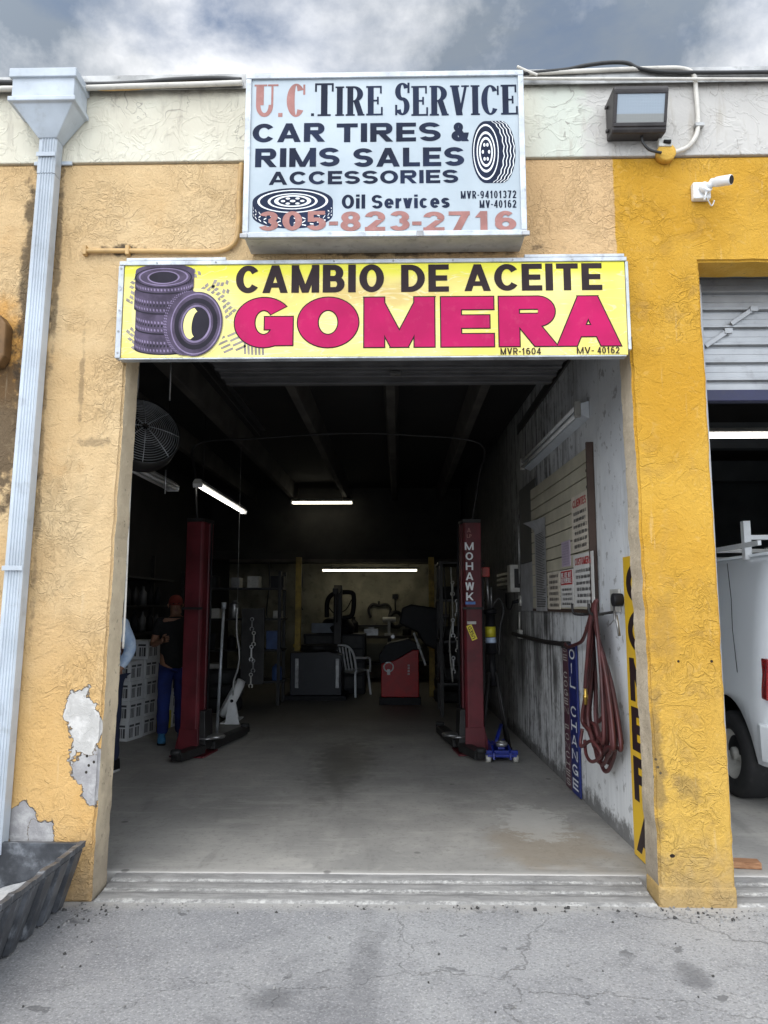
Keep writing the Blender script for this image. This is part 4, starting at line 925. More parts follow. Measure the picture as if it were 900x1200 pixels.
# ------------------------------------------------------------------ second bay: shutter, beam, light, van
sh = thing('roll_shutter', 'half open grey ribbed roll shutter in the bay right of the yellow pillar', 'shutter', (3.5, .36, 3.0))
M['shutter'] = plain('grey_shutter_steel', (.36, .37, .38), .42, .4, var=.2, dirt=.3, scale=3)
mb = MB(); zt, zb, ns = 3.98, 3.03, 8; prof = []
for i in range(ns):
    z = zt - (zt - zb) * i / ns; d = (zt - zb) / ns
    prof += [(.36, z), (.36, z - d * .30), (.345, z - d * .36), (.345, z - d * .46), (.375, z - d * .52), (.375, z - d * .60), (.36, z - d * .66), (.36, z - d * .985), (.372, z - d * .99), (.372, z - d * .998)]
va = [[mb.V((x, y, z)) for y, z in prof] for x in (1.70, 5.9)]
for i in range(len(prof) - 1): mb.face([va[0][i], va[1][i], va[1][i + 1], va[0][i + 1]])
mb.build('curtain', M['shutter'], sh)
mb = MB(); mb.box(1.70, 5.9, .34, .41, 2.955, 3.028); mb.build('bottom_rail', plain('navy_bottom_rail', (.012, .014, .06), .5), sh, bevel=.004)
for i, (px, py) in enumerate(((868, 372), (838, 398))):
    p = at(px, py, Y=.34); mb = MB(); mb.mbox(rot((p.x, .335, p.z), y=R(-34)), .16, .012, .03); mb.mbox(rot((p.x + .085, .333, p.z + .055), y=0), .05, .02, .035); mb.build('bracket', M['shutter'], sh, bevel=.002)
mb = MB(); mb.box(1.885, 1.95, .24, .33, .06, 3.7); mb.build('guide_rail', M['shutter'], sh, bevel=.004)
LAMP = emit('lit_tube', (1.0, .97, .9), 3.2); LAMPW = emit('warm_lit_tube', (1.0, .93, .72), 3.0)
def fixture(name, label, c, ax, L, lit, group='fluorescent fixtures in the bays', hang=None, tubes=2, w=.14):
    c = Vector(c); ax = Vector(ax).normalized(); side = ax.cross(Vector((0, 0, 1)))
    t = thing(name, label, 'ceiling light', c, group)
    mb = MB(); Fx = Frame(c, side, (0, 0, 1), ax)
    mb.prism(Fx, [(-w / 2, .012), (-w / 4, .05), (w / 4, .05), (w / 2, .012), (w / 2, .0), (-w / 2, .0)], -L / 2, L / 2); mb.build('housing', M['alu_dull'], t, bevel=.003)
    for k in range(tubes):
        mb = MB(); o = side * ((k - (tubes - 1) / 2) * w * .55) + Vector((0, 0, -.024)); mb.cyl(c + o - ax * (L / 2 - .03), c + o + ax * (L / 2 - .03), .0165, n=12); mb.build('tube', lit if lit else M['white'], t)
    for s in (-1, 1):
        mb = MB(); e = c + ax * (s * (L / 2 - .013)); mb.prism(Frame(e, side, (0, 0, 1), ax), [(-w * .45, -.045), (w * .45, -.045), (w * .5, -.001), (-w * .5, -.001)], -.011, .011); mb.build('end_cap', M['white'], t, bevel=.003)
    if hang:
        for s in (-1, 1): mb = MB(); e = c + ax * (s * L * .4) + Vector((0, 0, .05)); mb.cyl(e, (e.x, e.y, hang), .004, n=6); mb.build('hanger', M['dark_steel'], t)
    return t
fixture('tube_light', 'lit tube light across the van bay below the shutter', (3.75, 3.0, 3.36), (1, 0, 0), 2.4, LAMP, hang=4.0)
fixture('tube_light', 'lit tube light running inward beside the left maroon post', (-2.2, 4.8, 2.97), (0, 1, 0), 2.4, LAMP, hang=4.0, tubes=1, w=.11)
fixture('tube_light', 'lit short tube light hung across the middle of the dark ceiling', (-1.50, 10.0, 3.66), (1, 0, 0), 1.22, LAMPW, hang=4.0)
fixture('tube_light', 'lit long tube light low over the back wall workbench', (-.62, 11.4, 2.40), (1, 0, 0), 2.05, LAMPW, hang=2.56)
fixture('tube_light', 'unlit grey tube light below the round fan', (-2.42, 2.3, 2.90), (0, 1, 0), 2.3, None, hang=4.0)
Fr = rwall_frame(.0)
uf = thing('wall_light', 'unlit twin tube light mounted along the right wall above the slat board', 'wall light', Fr(-2.6, 3.2, .05))
mb = MB(); mb.prism(Frame(Fr(-1.46, 3.20, 0), _wn, (0, 0, 1), _wd), [(.003, -.07), (.07, -.04), (.07, .055), (.003, .075)], 0, 2.36); mb.build('housing', M['white_metal'], uf, bevel=.004)
for dz in (-.025, .035):
    mb = MB(); mb.cyl(Fr(-1.52, 3.2 + dz, .095), Fr(-3.78, 3.2 + dz, .095), .017, n=10); mb.build('tube', M['white'], uf)
for s in (-1.475, -3.8):
    mb = MB(); mb.fbox(Fr, s - .012, s + .012, 3.14, 3.27, .072, .12); mb.build('end_cap', M['alu_dull'], uf, bevel=.003)

vn = thing('parked_van', 'white cargo van with roof rack parked in the bay right of the yellow pillar', 'van', (3.8, 3.8, 0))
g = NG('white_van_paint'); x, y, z = g.sep(); w = g.noise(1.5, 4, .5); g.b.inputs['Coat Weight'].default_value = .4
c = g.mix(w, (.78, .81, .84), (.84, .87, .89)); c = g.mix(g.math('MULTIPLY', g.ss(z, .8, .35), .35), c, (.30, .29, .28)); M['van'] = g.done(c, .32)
VX0, VX1, VY0, VY1 = 2.8, 4.78, 1.42, 6.6
prof = [(.0, .42), (-.01, .62), (-.025, .92), (-.012, .95), (-.02, 1.12), (.0, 1.35), (.045, 1.75), (.10, 1.97), (.18, 2.055), (.35, 2.09)]
mb = MB(); cxv = (VX0 + VX1) / 2; rings = []
arch = lambda y, yc: abs(y - yc) < .47
ysv = [VY0, VY0 + .03, VY0 + .08, VY0 + .18] + [VY0 + .18 + i * .08 for i in range(1, 22)] + [3.6, 4.2, 5.0, 5.6, 6.2, 6.5, VY1]
for y in ysv:
    e = max(0, (VY0 + .18 - y) / .18); e = e * e * .09
    f = max(0, (y - 5.4) / 1.2)
    row = []
    for s in (1, -1):
        pr = prof if s == 1 else prof[::-1]
        for dx, z in pr:
            zz = z
            if z <= .62 and arch(y, 2.2): zz = max(z, .42 + math.sqrt(max(0, .47 ** 2 - (y - 2.2) ** 2)))
            if z > 1.2: zz = 1.2 + (z - 1.2) * (1 - f * .9)
            x = VX0 + dx + e if s == 1 else VX1 - dx - e
            row.append(mb.V((x, y, zz)))
    rings.append(row)
for i in range(len(rings) - 1):
    m_ = len(rings[0])
    for k in range(m_ - 1): mb.face([rings[i][k], rings[i + 1][k], rings[i + 1][k + 1], rings[i][k + 1]], True)
mb.face(rings[0]); mb.face(rings[-1][::-1])
mb.build('body', M['van'], vn)
mb = MB(); mb.box(VX0 + .06, VX1 - .06, VY0 + .1, VY1 - .2, .4, .7); mb.build('underbody', M['black'], vn)
mb = MB()
loopv = [(VX0 - .03, 1.62), (VX0 - .04, VY0 + .12), (VX0 + .03, VY0 - .06), (VX0 + .25, VY0 - .12), (VX1 - .25, VY0 - .12), (VX1 - .03, VY0 - .06), (VX1 + .04, VY0 + .12), (VX1 + .03, 1.62), (VX1 - .1, 1.62), (VX1 - .1, VY0 + .02), (VX0 + .1, VY0 + .02), (VX0 + .1, 1.62)]
lo = [mb.V((x, y, .46 + .10 * (i in (0, 7, 8, 11)))) for i, (x, y) in enumerate(loopv)]; hi = [mb.V((x, y, .74)) for x, y in loopv]
for i in range(len(lo)): mb.face([lo[i], lo[(i + 1) % len(lo)], hi[(i + 1) % len(lo)], hi[i]])
mb.face(hi); mb.face(lo[::-1]); mb.build('bumper', M['van'], vn, bevel=.015)
for s, xx in ((1, VX0 - .024), (-1, VX1 + .024)):
    mb = MB(); mb.hexa([(xx, VY0 + .02, .93), (xx + s * .06, VY0 - .012, .93), (xx + s * .16, VY0 - .012, .93), (xx + s * .02, VY0 + .14, .93), (xx + s * .02, VY0 + .02, 1.24), (xx + s * .07, VY0 - .012, 1.24), (xx + s * .16, VY0 - .012, 1.24), (xx + s * .03, VY0 + .14, 1.24)])
    g = NG('red_lamp_lens'); g.b.inputs['Coat Weight'].default_value = .5; mb.build('tail_light', g.done(g.mix(g.ss(g.noise(40, 1), .4, .6), (.25, .008, .012), (.36, .02, .02)), .2), vn, bevel=.006)
for yc in (2.2, 5.7):
    for xx, s in ((VX0 + .02, 1), (VX1 - .02, -1)):
        Mx = rot((xx, yc, .40), y=R(-90) if s == 1 else R(90))
        mb = MB(); mb.lathe([(.2, .0), (.21, .015), (.31, .018), (.345, .0), (.355, -.03), (.355, -.2), (.34, -.23), (.2, -.22)], Mx, 40); mb.build('tyre', M['rubber'], vn)
        mb = MB(); mb.lathe([(0, -.01), (.05, -.01), (.055, -.06), (.12, -.07), (.17, -.02), (.205, .005), (.212, .0), (.2, -.12)], Mx, 40); mb.build('rim', M['alu_dull'], vn)
mb = MB(); mb.tube([(VX0 - .004, 2.02, 2.0), (VX0 - .014, 1.96, 1.7), (VX0 - .014, 1.97, 1.45), (VX0 - .026, 1.9, 1.1)], .003, 5); mb.build('door_seam', M['black'], vn)
mb = MB(); mb.tube([(VX0 + .17, 1.52, 2.062), (VX0 + .17, 5.0, 2.062)], .014, 6); mb.build('drip_rail', M['van'], vn)
mb = MB()
for y in (2.0, 3.6, 5.0):
    mb.box(VX0 + .13, VX0 + .19, y - .03, y + .03, 2.03, 2.36); mb.box(VX1 - .19, VX1 - .13, y - .03, y + .03, 2.03, 2.36); mb.box(VX0 + .19, VX1 - .19, y - .02, y + .02, 2.2, 2.24)
for x in (VX0 + .11, VX1 - .14): mb.box(x, x + .03, 1.7, 5.3, 2.13, 2.17)
mb.build('roof_rack', M['white'], vn, bevel=.003)

# ------------------------------------------------------------------ overhead door, pipes, round fan
od = thing('overhead_door', 'grey ribbed overhead door rolled back flat under the ceiling of the tyre bay', 'overhead door', (-.1, .8, 3.4))
M['door_grey'] = plain('dark_grey_door_steel', (.10, .10, .105), .5, .3, var=.3, dirt=.4)
for i in range(3):
    mb = MB(); y = .34 + i * .36; mb.box(-1.36, 1.2, y, y + .35, 3.40 - i * .004, 3.44 - i * .004)
    for k in range(2): mb.box(-1.36, 1.2, y + .06 + k * .17, y + .10 + k * .17, 3.382 - i * .004, 3.402 - i * .004)
    mb.build('panel', M['door_grey'], od, bevel=.004)
for x in (-1.42, 1.26):
    mb = MB(); mb.box(x - .03, x + .03, .3, 3.2, 3.46, 3.49); mb.box(x - .03, x - .022, .3, 3.2, 3.40, 3.459); mb.build('track', M['dark_steel'], od)
mb = MB()
for y in (.36, 1.0): mb.box(-.06, .02, y, y + .06, 3.36, 3.382)
mb.build('hinge', M['steel'], od)
fan = thing('drum_fan', 'large round wire guard fan hung near the ceiling at the left of the opening', 'fan', (-2.02, 1.6, 3.05))
C_ = Vector((-2.08, 1.5, 3.05)); Mx = rot(C_, x=R(70), z=R(24)) @ Matrix.Rotation(R(10), 4, 'Y') @ Matrix.Scale(.82, 4)
mb = MB()
for i in range(15):
    r = .045 + i * .0225; zz = .10 - .09 * (r / .36) ** 2.2
    mb.tube([Mx @ Vector((r * math.cos(a), r * math.sin(a), zz)) for a in [2 * math.pi * k / 48 for k in range(48)]], .0022, 4, closed=True)
for a in range(0, 360, 45):
    mb.tube([Mx @ Vector((r * math.cos(R(a)), r * math.sin(R(a)), .102 - .09 * (r / .36) ** 2.2)) for r in (.03, .1, .18, .26, .33, .365)], .0035, 5)
mb.build('front_guard', M['alu'], fan)
mb = MB(); mb.lathe([(.365, .02), (.378, .012), (.378, -.16), (.365, -.17)], Mx, 48); mb.build('housing', M['dark_steel'], fan)
mb = MB()
for k in range(3):
    a = k * 2.094
    def bl(u, v, a=a):
        r = .06 + u * .26; t = a + (v - .5) * .9; return Mx @ Vector((r * math.cos(t), r * math.sin(t), -.06 + (v - .5) * .09))
    mb.grid(bl, 6, 5)
mb.lathe([(0, .02), (.05, .02), (.07, -.02), (.07, -.12), (0, -.12)], Mx, 20); mb.build('blades', M['dark_steel'], fan)
mb = MB(); mb.cyl(C_ + Vector((-.1, .1, .3)), (C_.x - .1, C_.y + .1, 4.0), .02, n=8); mb.cyl(C_ + Vector((.16, .16, .3)), (C_.x + .16, C_.y + .16, 4.0), .009, n=6); mb.cyl(C_ + Vector((.17, .1, -.3)), (C_.x + .17, C_.y + .1, 2.55), .006, n=6); mb.build('hanger', M['steel'], fan)
jl = MB(); jl.tube(smooth_path([at(156, 436, Y=.24), at(155.5, 500, Y=.24), at(151, 600, Y=.24), at(147, 700, Y=.24), at(144, 760, Y=.24)], 8), .008, 8); props(jl.build('jamb_cable', M['pale_pipe']), 'pale cord hanging down along the inner edge of the left jamb', 'cable')

# ------------------------------------------------------------------ two post lift columns
def lift(name, label, x, y, s, yaw):
    t = thing(name, label, 'lift column', (x, y, .05), 'columns of the two post car lift')
    w, d, top = .19, .30, 2.56
    RT = Matrix.Translation((x, y, 0)) @ Matrix.Rotation(yaw, 4, 'Z')
    P = lambda a, b, z: RT @ Vector((a, b, z))
    mb = MB(); F = Frame(RT @ Vector((0, 0, .05)), RT.to_3x3() @ Vector((1, 0, 0)), RT.to_3x3() @ Vector((0, 1, 0)), (0, 0, 1))
    i = -s      # inner side, where the carriage slides
    sec = [(-w * .52 * 1, -d / 2), (w * .38, -d / 2), (w * .5, -d / 2 + .03), (w * .5, -d * .18), (w * .42, -d * .18), (w * .42, d * .18), (w * .5, d * .18), (w * .5, d / 2), (-w * .52, d / 2)]
    sec = [(a * s, b) for a, b in sec] if s > 0 else [(a * s, b) for a, b in sec][::-1]
    mb.prism(F, sec, 0, top - .05); mb.build('post', M['maroon'], t, bevel=.006)
    mb = MB(); mb.hexa([P(-.19, -.2, .05), P(.19, -.2, .05), P(.19, .22, .05), P(-.19, .22, .05), P(-.19, -.2, .068), P(.19, -.2, .068), P(.19, .22, .068), P(-.19, .22, .068)])
    for b in (-.14, .14): mb.hexa([P(-s * .08, b - .008, .075), P(-s * .17, b - .008, .075), P(-s * .17, b + .008, .075), P(-s * .08, b + .008, .075), P(-s * .08, b - .008, .36), P(-s * .10, b - .008, .36), P(-s * .10, b + .008, .36), P(-s * .08, b + .008, .36)])
    mb.hexa([P(-.112, -.175, .07), P(.112, -.175, .07), P(.112, -.155, .07), P(-.112, -.155, .07), P(-.105, -.165, .34), P(.105, -.165, .34), P(.105, -.152, .34), P(-.105, -.152, .34)])
    mb.build('base_plate', M['maroon'], t, bevel=.004)
    mb = MB(); mb.hexa([P(-.115, -.165, 1.60), P(.115, -.165, 1.60), P(.115, -.151, 1.60), P(-.115, -.151, 1.60), P(-.115, -.165, 1.625), P(.115, -.165, 1.625), P(.115, -.151, 1.625), P(-.115, -.151, 1.625)]); mb.build('band', M['dark_steel'], t)
    mb = MB(); mb.hexa([P(s * .08, -.1, .12), P(s * .17, -.1, .12), P(s * .17, .12, .12), P(s * .08, .12, .12), P(s * .08, -.1, .52), P(s * .15, -.1, .52), P(s * .15, .12, .52), P(s * .08, .12, .52)]); mb.build('carriage', M['dark_steel'], t, bevel=.008)
    for k, (e0, e1) in enumerate((((s * .12, -.1), (s * .02, -.48)), ((s * .14, .1), (s * .16, 1.15)))):
        mb = MB(); a, b = P(*e0, .13), P(*e1, .115); mb.bar(a, b, .12, .085); mb.bar(a + (b - a) * .5, b + (b - a) * .12, .085, .06)
        arm = mb.build('lift_arm', M['dark_steel'], t, bevel=.006)
        mb = MB(); q = b + (b - a) * .06; mb.cyl(q + Vector((0, 0, .03)), q + Vector((0, 0, .075)), .055, .05); mb.build('pad', M['rubber'], arm)
    mb = MB(); mb.cyl(P(s * .15, -.02, .22), P(s * .15, -.02, .24), .1, n=24); mb.lathe([(0, .0), (.1, 0), (.11, .02), (.1, .03), (0, .035)], Matrix.Translation(P(s * .22, .05, .22)), 24); mb.build('saddle', M['steel'], t)
    mb = MB(); mb.tube([P(s * .13, .02, .4), P(s * .135, .02, 1.6), P(s * .13, .0, top)], .012, 6); mb.build('cable', M['black'], t)
    mb = MB(); mb.hexa([P(-.1, -.15, top + .001), P(.1, -.15, top + .001), P(.1, .15, top + .001), P(-.1, .15, top + .001), P(-.1, -.15, top + .04), P(.1, -.15, top + .04), P(.1, .15, top + .04), P(-.1, .15, top + .04)]); mb.build('top_cap', M['dark_steel'], t)
    return t, RT
lift('lift_column', 'maroon lift column on the left with bare red face', -2.22, 3.86, 1, R(-7))
lr, RT = lift('lift_column', 'maroon lift column with white stacked lettering by the right wall', .80, 4.02, -1, R(6))
r3 = RT.to_3x3(); F = Frame(RT @ Vector((0, -.1525, 0)), r3 @ Vector((1, 0, 0)), (0, 0, 1), r3 @ Vector((0, -1, 0)))
mb = MB()
for i, ch in enumerate('MOHAWK'):
    zc = 2.34 - i * .111; wd = .1 if ch in 'MW' else .084; write(mb, F, ch, -.035 - wd / 2, -.035 + wd / 2, zc - .086, zc, 0, t=.22, h=.17)
mb.build('lettering', M['white_print'], lr, fix=False)
mb = MB(); write(mb, F, 'A', -.055, -.015, 2.45, 2.5, 0, t=.16); write(mb, F, 'LP', -.06, -.005, 2.39, 2.43, 0, t=.2); mb.build('faint_logo', M['faded_red'], lr, fix=False)
mb = MB(); mb.fbox(F, -.085, .025, 1.655, 1.685, 0, .001); mb.build('blue_stripe', plain('blue_white_sticker', (.10, .22, .55), .4, var=.5), lr)
mb = MB(); M2 = rot(F(-.02, 1.35, .002), y=R(-22)); mb.mbox(M2, .062, .003, .17); tg = mb.build('warning_sticker', plain('yellow_sticker', (.75, .62, .03), .4, var=.1, bump=0), lr)
mb = MB(); F2 = Frame(M2 @ Vector((0, -.0022, 0)), M2.to_3x3() @ Vector((0, 0, 1)), M2.to_3x3() @ Vector((-1, 0, 0)), M2.to_3x3() @ Vector((0, -1, 0))); write(mb, F2, 'USED', -.07, .07, -.018, .02, 0, t=.2); mb.build('lettering', M['outline'], tg, fix=False)
mb = MB(); mb.fbox(F, -.07, .03, 1.44, 1.47, 0, .001); mb.build('name_plate', M['alu_dull'], lr)
lh = MB(); lh.tube(smooth_path([at(231, 613, Y=3.86) + Vector((0, 0, .02)), at(229, 560, Y=3.86), at(231, 521, Y=3.9), at(300, 514, Y=3.95), at(400, 508, Y=4), at(480, 510, Y=4), at(562, 520, Y=4.02), at(561, 560, Y=4.02), at(553, 612, Y=4.02)], 8), .013, 8)
props(lh.build('lift_hose', M['dark_steel']), 'dark hydraulic hose arching overhead between the two maroon lift columns', 'hose')

# ------------------------------------------------------------------ jacks by the right column
fj = thing('floor_jack', 'blue trolley jack parked on the floor against the right lift column', 'floor jack', (1.05, 3.6, .05))
M['jack_blue'] = plain('blue_enamel', (.012, .028, .26), .35, 0, var=.3, dirt=.2)
cx, cy = 1.05, 3.5
mb = MB()
for s in (-1, 1): mb.prism(Frame((cx + s * .085, cy, .05), (0, 1, 0), (0, 0, 1), (s, 0, 0)), [(-.05, .035), (.55, .03), (.6, .09), (.5, .15), (.12, .15), (-.03, .10)], -.012, .012)
mb.box(cx - .15, cx + .15, cy - .03, cy + .01, .105, .135); mb.box(cx - .075, cx + .075, cy + .1, cy + .42, .09, .15); mb.box(cx - .17, cx + .17, cy + .02, cy + .06, .115, .165)
mb.build('frame', M['jack_blue'], fj, bevel=.006)
mb = MB(); mb.bar((cx, cy + .35, .17), (cx, cy + .02, .20), .07, .05); mb.bar((cx - .06, cy + .30, .20), (cx - .03, cy + .03, .23), .02, .03); mb.bar((cx + .06, cy + .30, .20), (cx + .03, cy + .03, .23), .02, .03); mb.build('lift_arm', M['jack_blue'], fj, bevel=.005)
mb = MB(); mb.cyl((cx, cy, .215), (cx, cy, .25), .055, .06, 20); mb.cyl((cx, cy, .25), (cx, cy, .265), .035, .045, 12); mb.build('saddle', M['steel'], fj)
for sx, sy in ((-.14, 0), (.14, 0), (-.11, .52), (.11, .52)):
    mb = MB(); mb.cyl((cx + sx - .025, cy + sy, .088), (cx + sx + .025, cy + sy, .088), .037, n=18); mb.build('wheel', M['alu_dull'], fj)
mb = MB(); mb.cyl((cx, cy + .5, .14), (cx + .1, cy + .78, .30), .022, n=10); mb.build('handle_socket', M['jack_blue'], fj)
pj = thing('pole_jack', 'tall black pole jack with yellow band standing behind the blue trolley jack', 'jack', (1.06, 4.2, .05))
mb = MB(); mb.cyl((1.04, 4.15, 1.1), (1.03, 4.15, 1.55), .06, .055, 18); mb.cyl((1.03, 4.15, 1.55), (1.03, 4.15, 1.60), .075, n=18); mb.cyl((1.06, 4.15, .75), (1.04, 4.15, 1.1), .04, n=14); mb.build('cylinder', M['black'], pj)
mb = MB(); mb.cyl((1.0355, 4.15, 1.29), (1.0335, 4.15, 1.405), .0615, n=18); mb.build('yellow_band', plain('yellow_band_paint', (.55, .5, .03), .4), pj); mb = MB(); mb.cyl((1.038, 4.15, 1.225), (1.036, 4.15, 1.285), .0612, n=18); mb.build('blue_label', plain('pale_blue_label', (.5, .62, .8), .4), pj)
mb = MB(); mb.cyl((1.02, 4.14, 1.6), (1.0, 4.12, 1.98), .016, n=10); mb.cyl((1.05, 4.14, 1.6), (1.05, 4.14, 1.85), .01, n=8); mb.build('rod', M['steel'], pj)
mb = MB()
for a in range(4): t = R(45 + 90 * a); mb.tube([(1.05 + .05 * math.cos(t), 4.15 + .05 * math.sin(t), .9), (1.06 + .22 * math.cos(t), 4.2 + .2 * math.sin(t), .09)], .016, 8); mb.cyl((1.06 + .22 * math.cos(t), 4.2 + .2 * math.sin(t), .05), (1.06 + .22 * math.cos(t), 4.2 + .2 * math.sin(t), .10), .025, n=10)
mb.build('leg', M['dark_steel'], pj)
mb = MB(); mb.fbox(wall_frame(4.09), .945, 1.03, 1.965, 2.075, -.05, 0); rb = mb.build('red_head', plain('red_enamel', (.45, .03, .015), .4), pj, bevel=.006)
mb = MB(); mb.tube(smooth_path([(1.05, 4.1, 1.62), (1.12, 4.08, 1.72), (1.18, 4.1, 1.6), (1.14, 4.1, 1.4), (1.12, 4.1, 1.1)]), .01, 6); mb.build('hose', M['cable'], pj)

# ------------------------------------------------------------------ things on the right wall
F = rwall_frame(0)
sb = thing('slat_board', 'cream slatted notice board leaning on the right wall under the unlit tube light', 'notice board', F(-2.5, 1.6, .05))
g = NG('cream_slatwall'); w = g.noise(3, 5, .6); M['slat'] = g.done(g.mix(g.ss(w, .35, .7), (.46, .43, .33), (.58, .54, .42)), .6)
mb = MB(); z = 1.615; ns = 11
b0, b1 = -3.62, -1.41
for i in range(ns):
    za, zb = z + i * .116, z + i * .116 + .107
    mb.fbox(F, b0, b1, za, zb, .03, .05)
mb.build('slats', M['slat'], sb, bevel=.003)
mb = MB(); mb.fbox(F, b0 + .01, b1 - .01, 1.60, z + ns * .116, .006, .026); mb.build('backing', M['outline'], sb)
mb = MB(); mb.fbox(F, b1 - .004, b1 + .024, 1.60, z + ns * .116 + .03, .004, .06); mb.fbox(F, b0, b1 - .006, 1.585, 1.611, .004, .056); mb.build('edge_trim', plain('dark_brown_trim', (.06, .035, .025), .6), sb, bevel=.003)
mb = MB(); 
for i in range(9): mb.cyl(F(b1 - .03, 1.66 + i * .13, .0505), F(b1 - .03, 1.66 + i * .13, .055), .012, n=8)
mb.build('peg_hole', M['outline'], sb)
RED = plain('red_print', (.50, .03, .03), .5, var=.2, dirt=.1, bump=0); INK = plain('dark_ink', (.06, .06, .065), .5, var=.2, dirt=0, bump=0)
def notice(label, a0, a1, z0, z1, paper, head, body, headcol=None, bg=None, off=.052, rows=6, grp=None):
    t = thing('paper_notice', label, 'notice', F((a0 + a1) / 2, z0, off), grp)
    mb = MB(); mb.fbox(F, a0, a1, z0, z1, off, off + .004); mb.build('sheet', paper, t)
    W, H = a1 - a0, z1 - z0; zt = z1 - H * .04
    if bg:
        mb = MB(); mb.fbox(F, a0 + W * .06, a1 - W * .06, z1 - H * .40, z1 - H * .03, off + .0041, off + .005); mb.build('heading_panel', bg, t)
    if head:
        mb = MB(); hh = H * .13
        for i, h_ in enumerate(head): write(mb, F, h_, a0 + W * .1, a1 - W * .1, zt - (i + 1) * hh * 1.15 - H * .02, zt - i * hh * 1.15 - H * .03, off + .006, t=.26, h=.16, gap=.12)
        mb.build('heading', headcol, t, fix=False)
        zt -= len(head) * hh * 1.15 + H * .07
        if bg: zt -= H * .05
    mb = MB(); rr = random.Random(int(z0 * 1000 + a0 * 77)); n = rows; st = (zt - z0 - H * .04) / max(n, 1)
    for i in range(n):
        x = a0 + W * (.1 + rr.random() * .1)
        while x < a1 - W * .14:
            w_ = W * rr.uniform(.05, .16); xe = min(x + w_, a1 - W * .1); zc = zt - (i + .5) * st
            k = x
            while k < xe - .006:
                ww = min(.011, xe - k); mb.flat(F, [(k, zc - st * .28), (k + ww * .7, zc - st * .28), (k + ww * .7, zc + st * rr.uniform(.12, .3)), (k, zc + st * .25)], off + .006); k += .013
            x = xe + W * .035
    mb.build('body_print', body, t, fix=False)
    return t
PAP = plain('aged_paper', (.66, .60, .50), .7, var=.12, dirt=.12); PAPW = plain('white_paper', (.68, .67, .64), .7, var=.08, dirt=.08); LIL = plain('lilac_paper', (.50, .42, .52), .7, var=.1, dirt=.1)
def lp(px, py, off=.05): p = at(px, py, rw=off); return -(Vector((p.x - WX, p.y, 0)).dot(_wd)), p.z
def box4(x0, y0, x1, y1): a, b = lp(x0, (y0 + y1) / 2)[0], lp(x1, (y0 + y1) / 2)[0]; zz = lp((x0 + x1) / 2, y1)[1], lp((x0 + x1) / 2, y0)[1]; return a, b, zz[0], zz[1]
notice('tall cream notice headed CLIENTES in red at the top right of the slat board', *box4(671, 578, 691, 646), PAP, ['CLIENTES'], INK, RED, rows=6, off=.053)
notice('white notice headed CUSTOMERS in red low at the right of the slat board', *box4(673.5, 648, 697, 711), PAPW, ['CUSTOMERS'], INK, RED, rows=6, off=.0535)
notice('white notice with red heading panel at the bottom middle of the slat board', *box4(658, 667.5, 673, 712), PAPW, ['WE ARE NOT', 'RESPONSIBLE'], INK, M['white_print'], RED, rows=4, off=.054)
notice('cream notice with plain dark print at the bottom left of the slat board', *box4(643, 670, 657, 714), PAP, None, INK, rows=6, off=.053)
notice('small lilac sheet with faint print in the middle of the slat board', *box4(659, 634, 669, 664), LIL, None, plain('faint_ink', (.34, .28, .38), .6), rows=9, off=.053)
cb = thing('curled_sheet', 'long grey price sheet curling off the left end of the slat board', 'paper sheet', F(-3.45, 1.62, .06))
mb = MB(); a0, a1, z0, z1 = box4(628, 606, 641, 716)
def curl(u, v):
    a = a0 + (a1 - a0) * u; z = z0 + (z1 - z0) * v; k = max(0, v - .86) / .14; return F(a - .09 * k * k * (1 - u), z - .02 * k, .058 + .10 * k * k * (1 - u))
mb.grid(curl, 6, 24); mb.build('sheet', plain('grey_sheet', (.40, .41, .42), .5), cb, fix=False)
mb = MB(); rr = random.Random(5)
for i in range(44):
    z = z0 + .04 + (z1 - z0) * .8 * i / 44; mb.flat(F, [(a0 + (a1 - a0) * .1, z), (a0 + (a1 - a0) * rr.uniform(.5, .92), z), (a0 + (a1 - a0) * .9, z + .009), (a0 + (a1 - a0) * .1, z + .009)], .0592)
mb.build('body_print', INK, cb, fix=False)
gp = thing('grey_wall_panel', 'tall grey sheet metal panel on the right wall beside the slat board', 'wall panel', F(-4.1, 1.6, .02))
a0, a1, z0, z1 = box4(607.5, 566, 626.5, 716); mb = MB(); mb.fbox(F, a0, a1, z0 + .54, z1, .004, .03); mb.build('upper_sheet', plain('dark_grey_sheet', (.07, .075, .075), .5), gp, bevel=.003); mb = MB(); mb.fbox(F, a0, a1, z0, z0 + .535, .004, .03); mb.build('lower_sheet', plain('mid_grey_sheet', (.36, .37, .39), .5), gp, bevel=.003)
mb = MB(); mb.cyl(F(a0 - .06, 1.9, .03), F(a0 - .06, 2.72, .03), .014, n=8); mb.build('conduit', M['flash'], gp)
eb = thing('electrical_box', 'grey louvred electrical box on the right wall beside the lift column', 'electrical box', F(-5.4, 1.85, .05))
a0, a1, z0, z1 = box4(586, 669, 605, 690); mb = MB(); mb.fbox(F, a0, a1, z0, z1, .003, .07)
mb.build('cabinet', M['dark_steel'], eb, bevel=.005); mb = MB()
for i in range(3): q = z0 + (z1 - z0) * (.2 + .28 * i); mb.fbox(F, a0 + .03, a1 - .25, q, q + .03, .0705, .1)
mb.build('louvre', M['steel'], eb, bevel=.003); mb = MB(); mb.fbox(F, a1 - .22, a1 - .02, z0 - .05, z1 + .05, .004, .12); mb.build('switch_cover', M['alu_dull'], eb, bevel=.005)
